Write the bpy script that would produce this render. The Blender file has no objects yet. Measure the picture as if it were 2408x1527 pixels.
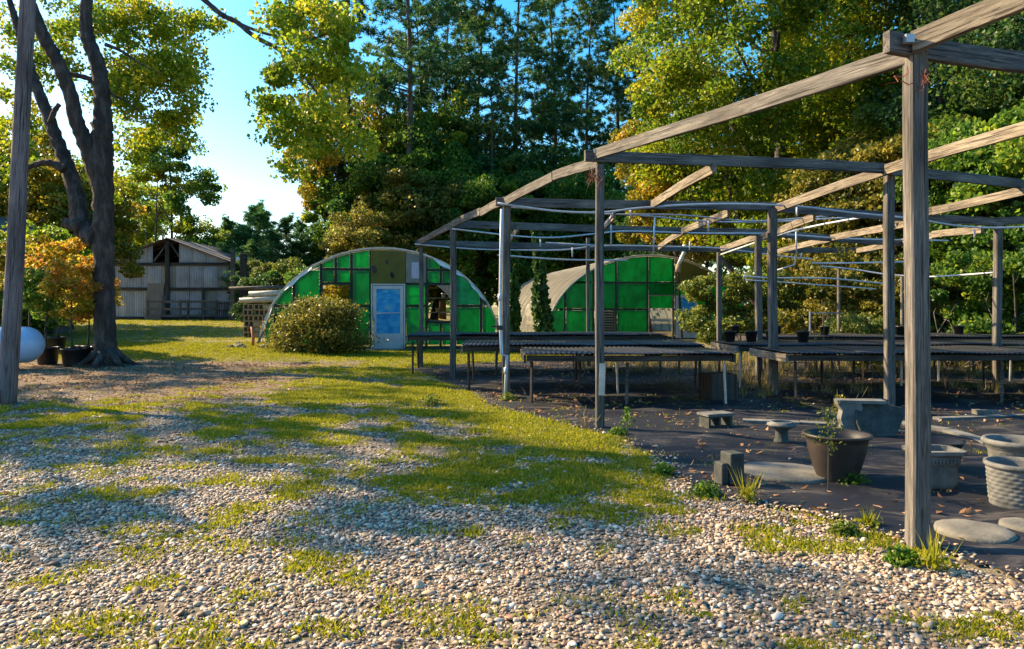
import bpy, bmesh, math, random
import numpy as np
from mathutils import Vector, Matrix, Euler

# ------------------------------------------------------------------ camera, world, sun, exposure
scene = bpy.context.scene
COL = scene.collection
F, CX, HY, CH = 1700.0, 1204.0, 720.0, 1.5      # focal length and horizon in photo pixels (2408 wide), eye height
cam_d = bpy.data.cameras.new("camera")
cam = bpy.data.objects.new("camera", cam_d)
COL.objects.link(cam)
cam.location = (0, 0, CH)
cam.rotation_euler = (math.radians(90), 0, 0)
cam_d.sensor_width = 36.0
cam_d.lens = 36.0 * F / 2408.0
cam_d.shift_y = -(1527 / 2 - HY) / 2408.0
cam_d.clip_end = 2000
cam_d.clip_start = 0.05
scene.camera = cam

SUN_EL = math.radians(33)
SUN_AZ = math.radians(-65)          # measured from +Y towards +X
world = bpy.data.worlds.new("World")
scene.world = world
world.use_nodes = True
wn, wl = world.node_tree.nodes, world.node_tree.links
wn.clear()
w_out = wn.new("ShaderNodeOutputWorld")
w_bg = wn.new("ShaderNodeBackground")
w_sky = wn.new("ShaderNodeTexSky")
w_sky.sky_type = 'NISHITA'
w_sky.sun_disc = False
w_sky.sun_elevation = SUN_EL
w_sky.sun_rotation = SUN_AZ
w_sky.air_density = 1.15
w_sky.dust_density = 1.1
w_sky.ozone_density = 3.0
w_hsv = wn.new("ShaderNodeHueSaturation")
w_hsv.inputs['Saturation'].default_value = 1.5
w_hsv.inputs['Hue'].default_value = 0.49
w_bg.inputs['Strength'].default_value = 0.108
wl.new(w_sky.outputs[0], w_hsv.inputs['Color'])
wl.new(w_hsv.outputs[0], w_bg.inputs['Color'])
wl.new(w_bg.outputs[0], w_out.inputs['Surface'])

sun_d = bpy.data.lights.new("sun", 'SUN')
sun = bpy.data.objects.new("sun", sun_d)
COL.objects.link(sun)
sun_d.energy = 5.0
sun_d.angle = math.radians(0.55)
sun_d.color = (1.0, 0.78, 0.46)
sdir = Vector((math.sin(SUN_AZ) * math.cos(SUN_EL), math.cos(SUN_AZ) * math.cos(SUN_EL), math.sin(SUN_EL)))
sun.rotation_euler = sdir.to_track_quat('Z', 'Y').to_euler()
sun.location = (-30, 20, 30)

scene.view_settings.view_transform = 'Standard'
scene.view_settings.look = 'None'
scene.view_settings.gamma = 1.0
scene.view_settings.exposure = 1.55
scene.view_settings.use_curve_mapping = False
scene.cycles.max_bounces = 8
scene.cycles.transparent_max_bounces = 12
scene.cycles.diffuse_bounces = 3
scene.cycles.caustics_reflective = False
scene.cycles.caustics_refractive = False

random.seed(5)
rng = np.random.default_rng(11)
PI = math.pi

def W(px, py, Y):
    """point at depth Y that stands at a given place of the survey picture"""
    return Vector(((px - CX) / F * Y, Y, CH - (py - HY) / F * Y))

# ------------------------------------------------------------------ noise
_ng = np.random.default_rng(3).random((8, 256, 256))
def vnoise(x, y, scale=1.0, seed=0):
    x = np.asarray(x, float) / scale + 37.7 * seed; y = np.asarray(y, float) / scale + 11.3 * seed
    xi = np.floor(x).astype(int); yi = np.floor(y).astype(int)
    fx = x - xi; fy = y - yi
    fx = fx * fx * (3 - 2 * fx); fy = fy * fy * (3 - 2 * fy)
    g = _ng[seed % 8]
    a = g[xi % 256, yi % 256]; b = g[(xi + 1) % 256, yi % 256]
    c = g[xi % 256, (yi + 1) % 256]; d = g[(xi + 1) % 256, (yi + 1) % 256]
    return (a * (1 - fx) + b * fx) * (1 - fy) + (c * (1 - fx) + d * fx) * fy
def fbm(x, y, scale, seed=0, o=3):
    s = 0; a = 1; t = 0
    for k in range(o):
        s = s + a * vnoise(x, y, scale / 2 ** k, seed + k); t += a; a *= .5
    return s / t
def sstep(a, b, x):
    t = np.clip((np.asarray(x, float) - a) / (b - a), 0, 1)
    return t * t * (3 - 2 * t)

# ------------------------------------------------------------------ materials
def new_mat(name):
    m = bpy.data.materials.new(name); m.use_nodes = True
    nt = m.node_tree; nt.nodes.clear()
    o = nt.nodes.new("ShaderNodeOutputMaterial")
    return m, nt, o
def nd(nt, t, **kw):
    n = nt.nodes.new(t)
    for k, v in kw.items(): setattr(n, k, v)
    return n
def ramp(nt, stops, src, interp='LINEAR'):
    r = nd(nt, "ShaderNodeValToRGB"); cr = r.color_ramp; cr.interpolation = interp
    while len(cr.elements) < len(stops): cr.elements.new(0.5)
    for e, (p, c) in zip(cr.elements, stops):
        e.position = p; e.color = (*c, 1) if len(c) == 3 else c
    nt.links.new(src, r.inputs[0])
    return r.outputs[0]
def noise(nt, scale, detail=4, rough=.6, coord='Object', stretch=None, dist=0):
    tc = nd(nt, "ShaderNodeTexCoord")
    src = tc.outputs[coord]
    if stretch:
        mp = nd(nt, "ShaderNodeMapping"); mp.inputs['Scale'].default_value = stretch
        nt.links.new(src, mp.inputs[0]); src = mp.outputs[0]
    n = nd(nt, "ShaderNodeTexNoise")
    n.inputs['Scale'].default_value = scale; n.inputs['Detail'].default_value = detail
    n.inputs['Roughness'].default_value = rough; n.inputs['Distortion'].default_value = dist
    nt.links.new(src, n.inputs['Vector'])
    return n.outputs[0]
def bump(nt, h, strength=.4, dist=.01):
    b = nd(nt, "ShaderNodeBump"); b.inputs['Strength'].default_value = strength; b.inputs['Distance'].default_value = dist
    nt.links.new(h, b.inputs['Height']); return b.outputs[0]
def mixc(nt, fac, a, b, mode='MIX'):
    m = nd(nt, "ShaderNodeMix", data_type='RGBA', blend_type=mode)
    if isinstance(fac, (int, float)): m.inputs[0].default_value = fac
    else: nt.links.new(fac, m.inputs[0])
    for s, v in ((6, a), (7, b)):
        if isinstance(v, tuple): m.inputs[s].default_value = (*v, 1)
        else: nt.links.new(v, m.inputs[s])
    return m.outputs[2]
def pbr(nt, o, col, rough=.7, metal=0, nrm=None, spec=.5):
    p = nd(nt, "ShaderNodeBsdfPrincipled")
    if isinstance(col, tuple): p.inputs['Base Color'].default_value = (*col, 1)
    else: nt.links.new(col, p.inputs['Base Color'])
    if isinstance(rough, (int, float)): p.inputs['Roughness'].default_value = rough
    else: nt.links.new(rough, p.inputs['Roughness'])
    p.inputs['Metallic'].default_value = metal
    p.inputs['Specular IOR Level'].default_value = spec
    if nrm: nt.links.new(nrm, p.inputs['Normal'])
    nt.links.new(p.outputs[0], o.inputs[0])
    return p
def rough_mat(name, c1, c2, scale=6, rough=.75, bs=.3, bd=.01, stretch=None, c3=None, metal=0, detail=5, lo=.3, hi=.7, spec=.4):
    m, nt, o = new_mat(name)
    n = noise(nt, scale, detail, .65, 'Object', stretch)
    st = [(lo, c1), (hi, c2)] if c3 is None else [(lo, c1), ((lo + hi) / 2, c3), (hi, c2)]
    c = ramp(nt, st, n)
    n2 = noise(nt, scale * 6, 3, .7, 'Object', stretch)
    pbr(nt, o, c, rough, metal, bump(nt, n2, bs, bd), spec)
    return m

def wood_mat(name, a, b, c):
    m, nt, o = new_mat(name)
    g = noise(nt, 3.0, 6, .7, 'Object', (1.0, 14, 14), .6)
    big = noise(nt, .9, 3, .5, 'Object', (1, 3, 3))
    col = ramp(nt, [(.28, a), (.5, b), (.72, c)], g)
    dark = ramp(nt, [(.35, (.35, .33, .32)), (.6, (1, 1, 1))], big)
    col = mixc(nt, .75, col, dark, 'MULTIPLY')
    vor = nd(nt, "ShaderNodeTexVoronoi"); vor.inputs['Scale'].default_value = 1.0
    tc = nd(nt, "ShaderNodeTexCoord"); mp = nd(nt, "ShaderNodeMapping"); mp.inputs['Scale'].default_value = (1.7, 9, 9)
    nt.links.new(tc.outputs['Object'], mp.inputs[0]); nt.links.new(mp.outputs[0], vor.inputs['Vector'])
    cr_ = noise(nt, 2.2, 2, .5, 'Object', (.35, 30, 30), .3)
    col = mixc(nt, .85, col, ramp(nt, [(.385, (.16, .14, .13)), (.41, (1, 1, 1))], cr_), 'MULTIPLY')
    fine = noise(nt, 5.0, 4, .8, 'Object', (.8, 42, 42))
    col = mixc(nt, .8, col, ramp(nt, [(.36, (.30, .28, .27)), (.52, (1, 1, 1)), (.7, (1.12, 1.08, 1.02))], fine), 'MULTIPLY')
    knot = ramp(nt, [(.0, (.12, .08, .06)), (.13, (1, 1, 1))], vor.outputs['Distance'])
    col = mixc(nt, .8, col, knot, 'MULTIPLY')
    pbr(nt, o, col, .8, 0, bump(nt, g, .5, .006), .25)
    return m

M = {}
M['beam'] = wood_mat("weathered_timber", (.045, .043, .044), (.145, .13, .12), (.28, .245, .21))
M['beam_light'] = wood_mat("pale_sunlit_timber", (.09, .075, .06), (.27, .22, .165), (.41, .34, .255))  # pale boards; on rafters, near rail and stakes the colour carries sunlight
M['darkwood'] = wood_mat("dark_timber", (.03, .024, .02), (.07, .058, .05), (.12, .10, .085))
M['pole'] = wood_mat("pole_timber", (.12, .085, .085), (.20, .15, .15), (.28, .22, .21))
M['bark'] = rough_mat("grey_bark", (.022, .016, .015), (.15, .115, .10), 7, .9, 1.0, .05, (1, 1, .28), (.06, .044, .038))
M['bark_dark'] = rough_mat("dark_bark", (.02, .017, .016), (.09, .075, .065), 6, .9, .8, .03, (1, 1, .3))
M['pine_bark'] = rough_mat("pine_bark", (.035, .025, .022), (.13, .095, .08), 5, .9, .8, .03, (1, 1, .3))
M['metal_wall'] = rough_mat("old_sheet_metal", (.17, .17, .18), (.36, .36, .38), 1.2, .5, .12, .01, (1, 1, .5), (.27, .27, .30), .15)
M['metal_rust'] = rough_mat("stained_sheet_metal", (.15, .14, .13), (.31, .29, .27), 1.6, .6, .12, .01, (1, 1, .4), (.22, .20, .18), .1)
M['roofing'] = rough_mat("rusty_roofing", (.06, .05, .045), (.16, .13, .12), 2, .7)
M['plywood'] = rough_mat("worn_plywood", (.16, .11, .085), (.27, .20, .15), 2, .8, .2, .004, (1, 1, .3))
M['olive'] = rough_mat("olive_plywood", (.075, .065, .006), (.135, .115, .012), 1.6, .7, .1, .003, None, (.10, .088, .008))
M['grey_ply'] = rough_mat("grey_panel", (.13, .13, .10), (.22, .20, .19), 3, .7)
M['lavender'] = rough_mat("pale_lilac_sheet", (.34, .32, .42), (.45, .43, .52), 4, .6)
M['frame_dark'] = rough_mat("damp_framing", (.006, .02, .013), (.02, .05, .035), 5, .8)  # mottled green-black for studs, rails, sills and window casings
M['white_metal'] = rough_mat("dull_white_paint", (.40, .38, .40), (.52, .50, .52), 4, .45, .05, .002)
M['door_glass'], nt, o = new_mat("blue_tinted_glazing")
c = ramp(nt, [(.42, (.012, .22, .52)), (.58, (.05, .36, .62)), (.72, (.30, .34, .34))], noise(nt, 3.0, 5, .6, 'Object', (1, 1, 2)))
pbr(nt, o, c, .42, 0, None, .15)
M['steel'] = rough_mat("galvanised_steel", (.30, .30, .31), (.48, .48, .49), 6, .4, .05, .002, None, None, .6)
M['pvc'] = rough_mat("grey_white_pvc", (.42, .43, .47), (.60, .61, .64), 8, .35, .05, .002)
M['white_plastic'] = rough_mat("white_film", (.55, .56, .58), (.75, .76, .78), 5, .35, .2, .02, (1, 1, 3))
M['black_plastic'] = rough_mat("black_plastic", (.010, .010, .011), (.024, .023, .024), 6, .45, .1, .003)
M['tank'] = rough_mat("tank_enamel", (.30, .40, .60), (.44, .55, .72), 3, .35, .1, .003)
M['concrete'] = rough_mat("aged_concrete", (.06, .06, .058), (.20, .19, .175), 7, .9, .5, .006, None, (.13, .125, .118))
M['concrete_dark'] = rough_mat("mossy_concrete", (.022, .024, .022), (.08, .08, .075), 6, .9, .5, .006)
M['stone_pale'] = rough_mat("stepping_stone", (.085, .078, .066), (.20, .18, .15), 5, .85, .6, .01)
M['dark_glaze'] = rough_mat("dark_brown_glaze", (.018, .013, .011), (.05, .036, .03), 4, .5, .1, .004)
M['block_tan'] = rough_mat("tan_block", (.20, .14, .085), (.38, .28, .17), 5, .9, .4, .005)
M['clay_pipe'] = rough_mat("pale_pipe", (.45, .38, .30), (.62, .54, .45), 4, .6)
M['orange'] = rough_mat("faded_orange", (.50, .13, .05), (.62, .2, .08), 6, .6)
M['green_roof'] = rough_mat("dark_green_metal", (.004, .03, .018), (.008, .05, .03), 3, .7)
M['bench_top'] = rough_mat("dark_corrugated_sheet", (.022, .023, .028), (.06, .06, .07), 3, .36, .2, .01, (1, 6, 1), None, .25)
M['vine_red'] = rough_mat("dry_red_vine", (.10, .025, .015), (.20, .05, .025), 9, .8)

def green_panel_mat(name, a, b, tl):
    m, nt, o = new_mat(name)
    c = ramp(nt, [(.3, a), (.7, b)], noise(nt, 1.4, 4, .6))
    oi = nd(nt, "ShaderNodeObjectInfo"); pv = ramp(nt, [(0, (.55, .55, .6)), (1, (1.1, 1.1, 1))], oi.outputs['Random'])
    c = mixc(nt, .8, c, pv, 'MULTIPLY')
    c = mixc(nt, .75, c, ramp(nt, [(.34, (.35, .4, .38)), (.46, (.9, .9, .85)), (.7, (1.1, 1.1, 1.1))], noise(nt, 3.5, 6, .72, 'Object', (1, 1, .5))), 'MULTIPLY')
    d = nd(nt, "ShaderNodeBsdfPrincipled"); d.inputs['Roughness'].default_value = .4
    t = nd(nt, "ShaderNodeBsdfTranslucent"); mx = nd(nt, "ShaderNodeMixShader"); mx.inputs[0].default_value = tl
    nt.links.new(c, d.inputs['Base Color']); nt.links.new(c, t.inputs[0])
    nt.links.new(d.outputs[0], mx.inputs[1]); nt.links.new(t.outputs[0], mx.inputs[2]); nt.links.new(mx.outputs[0], o.inputs[0])
    return m
M['green_panel'] = green_panel_mat("green_fibreglass", (.0, .30, .07), (.0, .52, .13), .62)
M['green_panel_teal'] = green_panel_mat("teal_fibreglass", (.0, .24, .13), (.01, .36, .20), .6)

def film_mat(name, col, transp, tl):
    m, nt, o = new_mat(name)
    c = ramp(nt, [(.3, tuple(v * .82 for v in col)), (.7, col)], noise(nt, 1.2, 5, .6))
    d = nd(nt, "ShaderNodeBsdfPrincipled"); d.inputs['Roughness'].default_value = .45
    t = nd(nt, "ShaderNodeBsdfTranslucent"); mx = nd(nt, "ShaderNodeMixShader"); mx.inputs[0].default_value = tl
    nt.links.new(c, d.inputs['Base Color']); nt.links.new(c, t.inputs[0])
    nt.links.new(d.outputs[0], mx.inputs[1]); nt.links.new(t.outputs[0], mx.inputs[2])
    tr = nd(nt, "ShaderNodeBsdfTransparent"); m2 = nd(nt, "ShaderNodeMixShader"); m2.inputs[0].default_value = transp
    nt.links.new(mx.outputs[0], m2.inputs[1]); nt.links.new(tr.outputs[0], m2.inputs[2]); nt.links.new(m2.outputs[0], o.inputs[0])
    return m
M['film_clear'] = film_mat("clear_greenhouse_film", (.62, .64, .66), .88, .5)
M['film_beige'] = film_mat("beige_greenhouse_film", (.50, .46, .39), .55, .5)

def leaf_mat(name, stops, tl=.45, rough=.45):
    """per-leaf value drives the pigment; leaf lets light through"""
    m, nt, o = new_mat(name)
    a = nd(nt, "ShaderNodeAttribute", attribute_name="v")
    c = ramp(nt, stops, a.outputs['Fac'])
    oi = nd(nt, "ShaderNodeObjectInfo")
    h = nd(nt, "ShaderNodeHueSaturation")
    mr = nd(nt, "ShaderNodeMapRange"); mr.inputs[3].default_value = .82; mr.inputs[4].default_value = 1.15
    nt.links.new(oi.outputs['Random'], mr.inputs[0]); nt.links.new(mr.outputs[0], h.inputs['Value'])
    nt.links.new(c, h.inputs['Color'])
    d = nd(nt, "ShaderNodeBsdfPrincipled"); d.inputs['Roughness'].default_value = rough; d.inputs['Specular IOR Level'].default_value = .35
    t = nd(nt, "ShaderNodeBsdfTranslucent")
    g = nd(nt, "ShaderNodeGamma"); g.inputs[1].default_value = .9
    mx = nd(nt, "ShaderNodeMixShader"); mx.inputs[0].default_value = tl
    nt.links.new(h.outputs[0], d.inputs['Base Color']); nt.links.new(h.outputs[0], g.inputs[0]); nt.links.new(g.outputs[0], t.inputs[0])
    nt.links.new(d.outputs[0], mx.inputs[1]); nt.links.new(t.outputs[0], mx.inputs[2]); nt.links.new(mx.outputs[0], o.inputs[0])
    return m
L = {
 'yellowgreen': leaf_mat("yellow_green_leaves", [(0, (.06, .14, .008)), (.4, (.18, .28, .012)), (.8, (.38, .41, .016)), (1, (.56, .46, .02))], .55),
 'gold':        leaf_mat("golden_leaves", [(0, (.08, .10, .006)), (.4, (.24, .21, .01)), (.8, (.40, .29, .012)), (1, (.50, .26, .02))]),
 'mid':         leaf_mat("mid_green_leaves", [(0, (.035, .095, .014)), (.5, (.10, .20, .018)), (.85, (.22, .31, .024)), (1, (.36, .38, .03))], .55),
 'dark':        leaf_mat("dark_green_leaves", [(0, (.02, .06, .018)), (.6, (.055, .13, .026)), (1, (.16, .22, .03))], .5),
 'pine':        leaf_mat("pine_needles", [(0, (.02, .075, .025)), (.5, (.055, .15, .036)), (.85, (.15, .25, .04)), (1, (.26, .30, .05))], .45),
 'pine_bright': leaf_mat("young_pine_needles", [(0, (.03, .10, .03)), (.5, (.075, .19, .04)), (1, (.16, .26, .05))], .35),
 'orange':      leaf_mat("orange_maple_leaves", [(0, (.26, .24, .01)), (.35, (.48, .34, .015)), (.7, (.66, .30, .04)), (1, (.72, .22, .08))], .55),
 'olive':       leaf_mat("olive_shrub_leaves", [(0, (.06, .08, .010)), (.5, (.20, .185, .022)), (1, (.40, .31, .05))]),
 'bushgreen':   leaf_mat("bright_bush_leaves", [(0, (.05, .09, .015)), (.5, (.15, .19, .025)), (1, (.30, .30, .05))]),
 'ivy':         leaf_mat("ivy_leaves", [(0, (.015, .05, .008)), (.6, (.04, .10, .014)), (1, (.12, .20, .02))], .3),
 'grass':       leaf_mat("lawn_grass", [(0, (.08, .13, .006)), (.4, (.24, .25, .008)), (.8, (.42, .35, .014)), (1, (.52, .40, .07))], .45, .6),
 'litter':      leaf_mat("dry_leaf_litter", [(0, (.10, .05, .025)), (.5, (.26, .13, .06)), (.85, (.45, .24, .11)), (1, (.6, .42, .26))], .2, .7),
 'drygrass':    leaf_mat("dry_stalks", [(0, (.20, .15, .07)), (1, (.42, .33, .17))], .3, .7),
}

# ------------------------------------------------------------------ mesh helpers
def link(name, me, mat=None, parent=None, smooth=False, kind=None):
    o = bpy.data.objects.new(name, me); COL.objects.link(o)
    if mat is not None and len(me.materials) == 0: me.materials.append(mat)
    if smooth and len(me.polygons): me.polygons.foreach_set('use_smooth', [True] * len(me.polygons))
    if parent is not None: o.parent = parent
    if kind: o['kind'] = kind
    return o
def tag(o, label=None, cat=None, group=None, kind=None):
    if label: o['label'] = label
    if cat: o['category'] = cat
    if group: o['group'] = group
    if kind: o['kind'] = kind
    return o
def thing(name, loc, label, cat, group=None, rz=0):
    o = bpy.data.objects.new(name, None); COL.objects.link(o)
    o.location = loc; o.rotation_euler = (0, 0, rz); o.empty_display_size = .1
    return tag(o, label, cat, group)

class MB:
    def __init__(s): s.v = []; s.f = []
    def add(s, vs, fs):
        b = len(s.v); s.v += [tuple(q) for q in vs]; s.f += [tuple(i + b for i in f) for f in fs]; return s
    def box(s, c, d, rot=None):
        c = Vector(c); h = Vector(d) / 2
        vs = [Vector((x * h.x, y * h.y, z * h.z)) for x in (-1, 1) for y in (-1, 1) for z in (-1, 1)]
        if rot is not None: vs = [rot @ q for q in vs]
        return s.add([q + c for q in vs], [(0, 1, 3, 2), (4, 6, 7, 5), (0, 4, 5, 1), (2, 3, 7, 6), (0, 2, 6, 4), (1, 5, 7, 3)])
    def tube(s, pts, rad, n=8, caps=True, wob=0, seed=0):
        pts = [Vector(p) for p in pts]; m = len(pts)
        if not hasattr(rad, '__len__'): rad = [rad] * m
        rr = random.Random(seed); b = len(s.v); up = None
        for i, p in enumerate(pts):
            t = (pts[min(i + 1, m - 1)] - pts[max(i - 1, 0)]).normalized()
            if up is None:
                up = Vector((0, 0, 1)) if abs(t.z) < .9 else Vector((1, 0, 0))
            a = t.cross(up)
            if a.length < 1e-4: a = t.orthogonal()
            a.normalize(); c = a.cross(t).normalized(); up = c
            for k in range(n):
                th = 2 * PI * k / n; r = rad[i] * (1 + (rr.random() - .5) * wob)
                s.v.append(tuple(p + a * (math.cos(th) * r) + c * (math.sin(th) * r)))
        for i in range(m - 1):
            for k in range(n):
                k2 = (k + 1) % n
                s.f.append((b + i * n + k, b + i * n + k2, b + (i + 1) * n + k2, b + (i + 1) * n + k))
        if caps:
            s.f.append(tuple(b + k for k in reversed(range(n)))); s.f.append(tuple(b + (m - 1) * n + k for k in range(n)))
        return s
    def lathe(s, prof, n=32, c=(0, 0, 0), fn=None, squash=1):
        b = len(s.v); m = len(prof)
        for j, (r, z) in enumerate(prof):
            for k in range(n):
                th = 2 * PI * k / n; q = r if fn is None else fn(r, z, th, j)
                s.v.append((c[0] + math.cos(th) * q, c[1] + math.sin(th) * q * squash, c[2] + z))
        for j in range(m - 1):
            for k in range(n):
                k2 = (k + 1) % n
                s.f.append((b + j * n + k, b + j * n + k2, b + (j + 1) * n + k2, b + (j + 1) * n + k))
        return s
    def prism(s, poly, axis_vec, both=True):
        """extrude a planar polygon by a vector"""
        poly = [Vector(p) for p in poly]; a = Vector(axis_vec); n = len(poly)
        return s.add(poly + [p + a for p in poly],
                     [tuple(reversed(range(n))), tuple(range(n, 2 * n))] + [(i, (i + 1) % n, n + (i + 1) % n, n + i) for i in range(n)])
    def mesh(s, name):
        me = bpy.data.meshes.new(name); me.from_pydata(s.v, [], s.f)
        me.validate(); me.update(); return me
    def build(s, name, mat, parent=None, smooth=False, kind=None):
        me = s.mesh(name)
        bm = bmesh.new(); bm.from_mesh(me); bmesh.ops.recalc_face_normals(bm, faces=bm.faces); bm.to_mesh(me); bm.free()
        return link(name, me, mat, parent, smooth, kind)

LOCAL = set()
def beam(name, p0, p1, w, h, mat, parent=None, seg=7, warp=.012, sag=0, seed=0, roll=0):
    """chamfered plank whose long axis is its local X; slightly warped"""
    p0 = Vector(p0); p1 = Vector(p1)
    d = p1 - p0; Ln = d.length; x = d.normalized()
    ref = Vector((0, 0, 1)) if abs(x.z) < .9 else Vector((0, 1, 0))
    y = ref.cross(x).normalized(); z = x.cross(y)
    if roll:
        y, z = y * math.cos(roll) + z * math.sin(roll), z * math.cos(roll) - y * math.sin(roll)
    rr = random.Random(seed or int(Ln * 1e4)); m = MB(); ch = min(w, h) * .1
    prof = [(-w/2+ch, -h/2), (w/2-ch, -h/2), (w/2, -h/2+ch), (w/2, h/2-ch), (w/2-ch, h/2), (-w/2+ch, h/2), (-w/2, h/2-ch), (-w/2, -h/2+ch)]
    ph = rr.random() * 6; ph2 = rr.random() * 6
    for i in range(seg + 1):
        t = i / seg; oy = warp * math.sin(t * 5 + ph); oz = warp * math.sin(t * 4 + ph2) - sag * 4 * t * (1 - t)
        for (a, b) in prof:
            m.v.append((t * Ln, a + oy + (rr.random() - .5) * .0015, b + oz + (rr.random() - .5) * .0015))
    for i in range(seg):
        for k in range(8): m.f.append((i*8+k, i*8+(k+1) % 8, (i+1)*8+(k+1) % 8, (i+1)*8+k))
    m.f.append(tuple(reversed(range(8)))); m.f.append(tuple(seg * 8 + k for k in range(8)))
    o = m.build(name, mat)
    mat4 = Matrix(((x.x, y.x, z.x, p0.x), (x.y, y.y, z.y, p0.y), (x.z, y.z, z.z, p0.z), (0, 0, 0, 1)))
    if parent is not None:
        o.parent = parent
        pm = Matrix.LocRotScale(parent.location, parent.rotation_euler, None)
        mat4 = pm.inverted() @ mat4 if parent.name not in LOCAL else mat4
    o.matrix_local = mat4
    return o

def quads_mesh(name, C, U, V, vals):
    """many 4-corner leaves: centre C, half vectors U (long) and V (wide); slightly folded; colour value per leaf"""
    n = len(C)
    N = np.cross(U, V); N /= (np.linalg.norm(N, axis=1, keepdims=True) + 1e-9)
    fold = np.linalg.norm(V, axis=1, keepdims=True) * .35 * N
    P = np.empty((n, 4, 3), np.float32)
    P[:, 0] = C - U; P[:, 1] = C + V - fold - U * .1; P[:, 2] = C + U; P[:, 3] = C - V - fold - U * .1
    me = bpy.data.meshes.new(name)
    me.vertices.add(4 * n); me.vertices.foreach_set('co', P.reshape(-1))
    T = np.empty((n, 6), np.int32); b = np.arange(n) * 4
    for k, q in enumerate((0, 1, 2, 0, 2, 3)): T[:, k] = b + q
    me.loops.add(6 * n); me.loops.foreach_set('vertex_index', T.reshape(-1))
    me.polygons.add(2 * n)
    me.polygons.foreach_set('loop_start', np.arange(2 * n, dtype=np.int32) * 3)
    me.update(calc_edges=True)
    at = me.attributes.new('v', 'FLOAT', 'POINT')
    at.data.foreach_set('value', np.repeat(np.clip(vals, 0, 1), 4).astype(np.float32))
    return me
def rand_dirs(n, r=rng):
    d = r.normal(size=(n, 3)); return d / np.linalg.norm(d, axis=1, keepdims=True)
def leaves(name, P, size, asp=.42, up=.8, vbase=None, vs=.28, r=rng, droop=.35):
    """leaves at points P, faces mostly upwards but ragged, tips hanging"""
    n = len(P)
    nrm = rand_dirs(n, r) + np.array([0, 0, up]); nrm /= np.linalg.norm(nrm, axis=1, keepdims=True)
    t = rand_dirs(n, r); U = t - nrm * np.sum(t * nrm, 1, keepdims=True); U[:, 2] -= droop
    U /= np.linalg.norm(U, axis=1, keepdims=True)
    V = np.cross(nrm, U); V /= np.linalg.norm(V, axis=1, keepdims=True)
    s = size * (.6 + .8 * r.random((n, 1)))
    v = (.45 if vbase is None else vbase) + r.normal(size=n) * vs
    return quads_mesh(name, P, U * s * .5, V * s * .5 * asp * 2, v)

def curve_pts(a, b, n, bend, r):
    a = np.array(a, float); b = np.array(b, float); d = b - a; Ln = np.linalg.norm(d)
    off = r.normal(size=3) * bend * Ln; off2 = r.normal(size=3) * bend * .5 * Ln
    out = []
    for i in range(n + 1):
        t = i / n
        out.append(a + d * t + off * math.sin(PI * t) + off2 * math.sin(2 * PI * t))
    return out

def grow_twigs(tb, nodes, radii, cl, r, rmax, minr=.012):
    """each leaf cluster is joined to the nearest limb or twig grown so far"""
    n = len(cl); best = np.empty(n, int); bd = np.empty(n)
    N = np.array(nodes, float); R_ = np.array(radii, float)
    for i in range(n):
        d = np.linalg.norm(N - cl[i], axis=1); best[i] = d.argmin(); bd[i] = d.min()
    todo = np.ones(n, bool)
    for _ in range(n):
        i = int(np.where(todo, bd, 1e9).argmin()); todo[i] = False
        j = best[i]; p = curve_pts(N[j], cl[i], 3, .12, r); r0 = max(minr, min(R_[j] * .7, rmax))
        tb.tube(p, [r0, r0 * .8, r0 * .65, r0 * .5], 4, False)
        k0 = len(N); N = np.vstack([N, np.array(p[1:])]); R_ = np.append(R_, [r0 * .8, r0 * .65, r0 * .5])
        for q in range(3):
            d = np.linalg.norm(cl - N[k0 + q], axis=1); m = d < bd; bd[m] = d[m]; best[m] = k0 + q
def tnorm(r, n, lim=1.7):
    q = r.normal(size=(n, 3)); l = np.linalg.norm(q, axis=1, keepdims=True)
    return q * np.minimum(1, lim * (.75 + .25 * r.random((n, 1))) / np.maximum(l, 1e-6))
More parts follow.
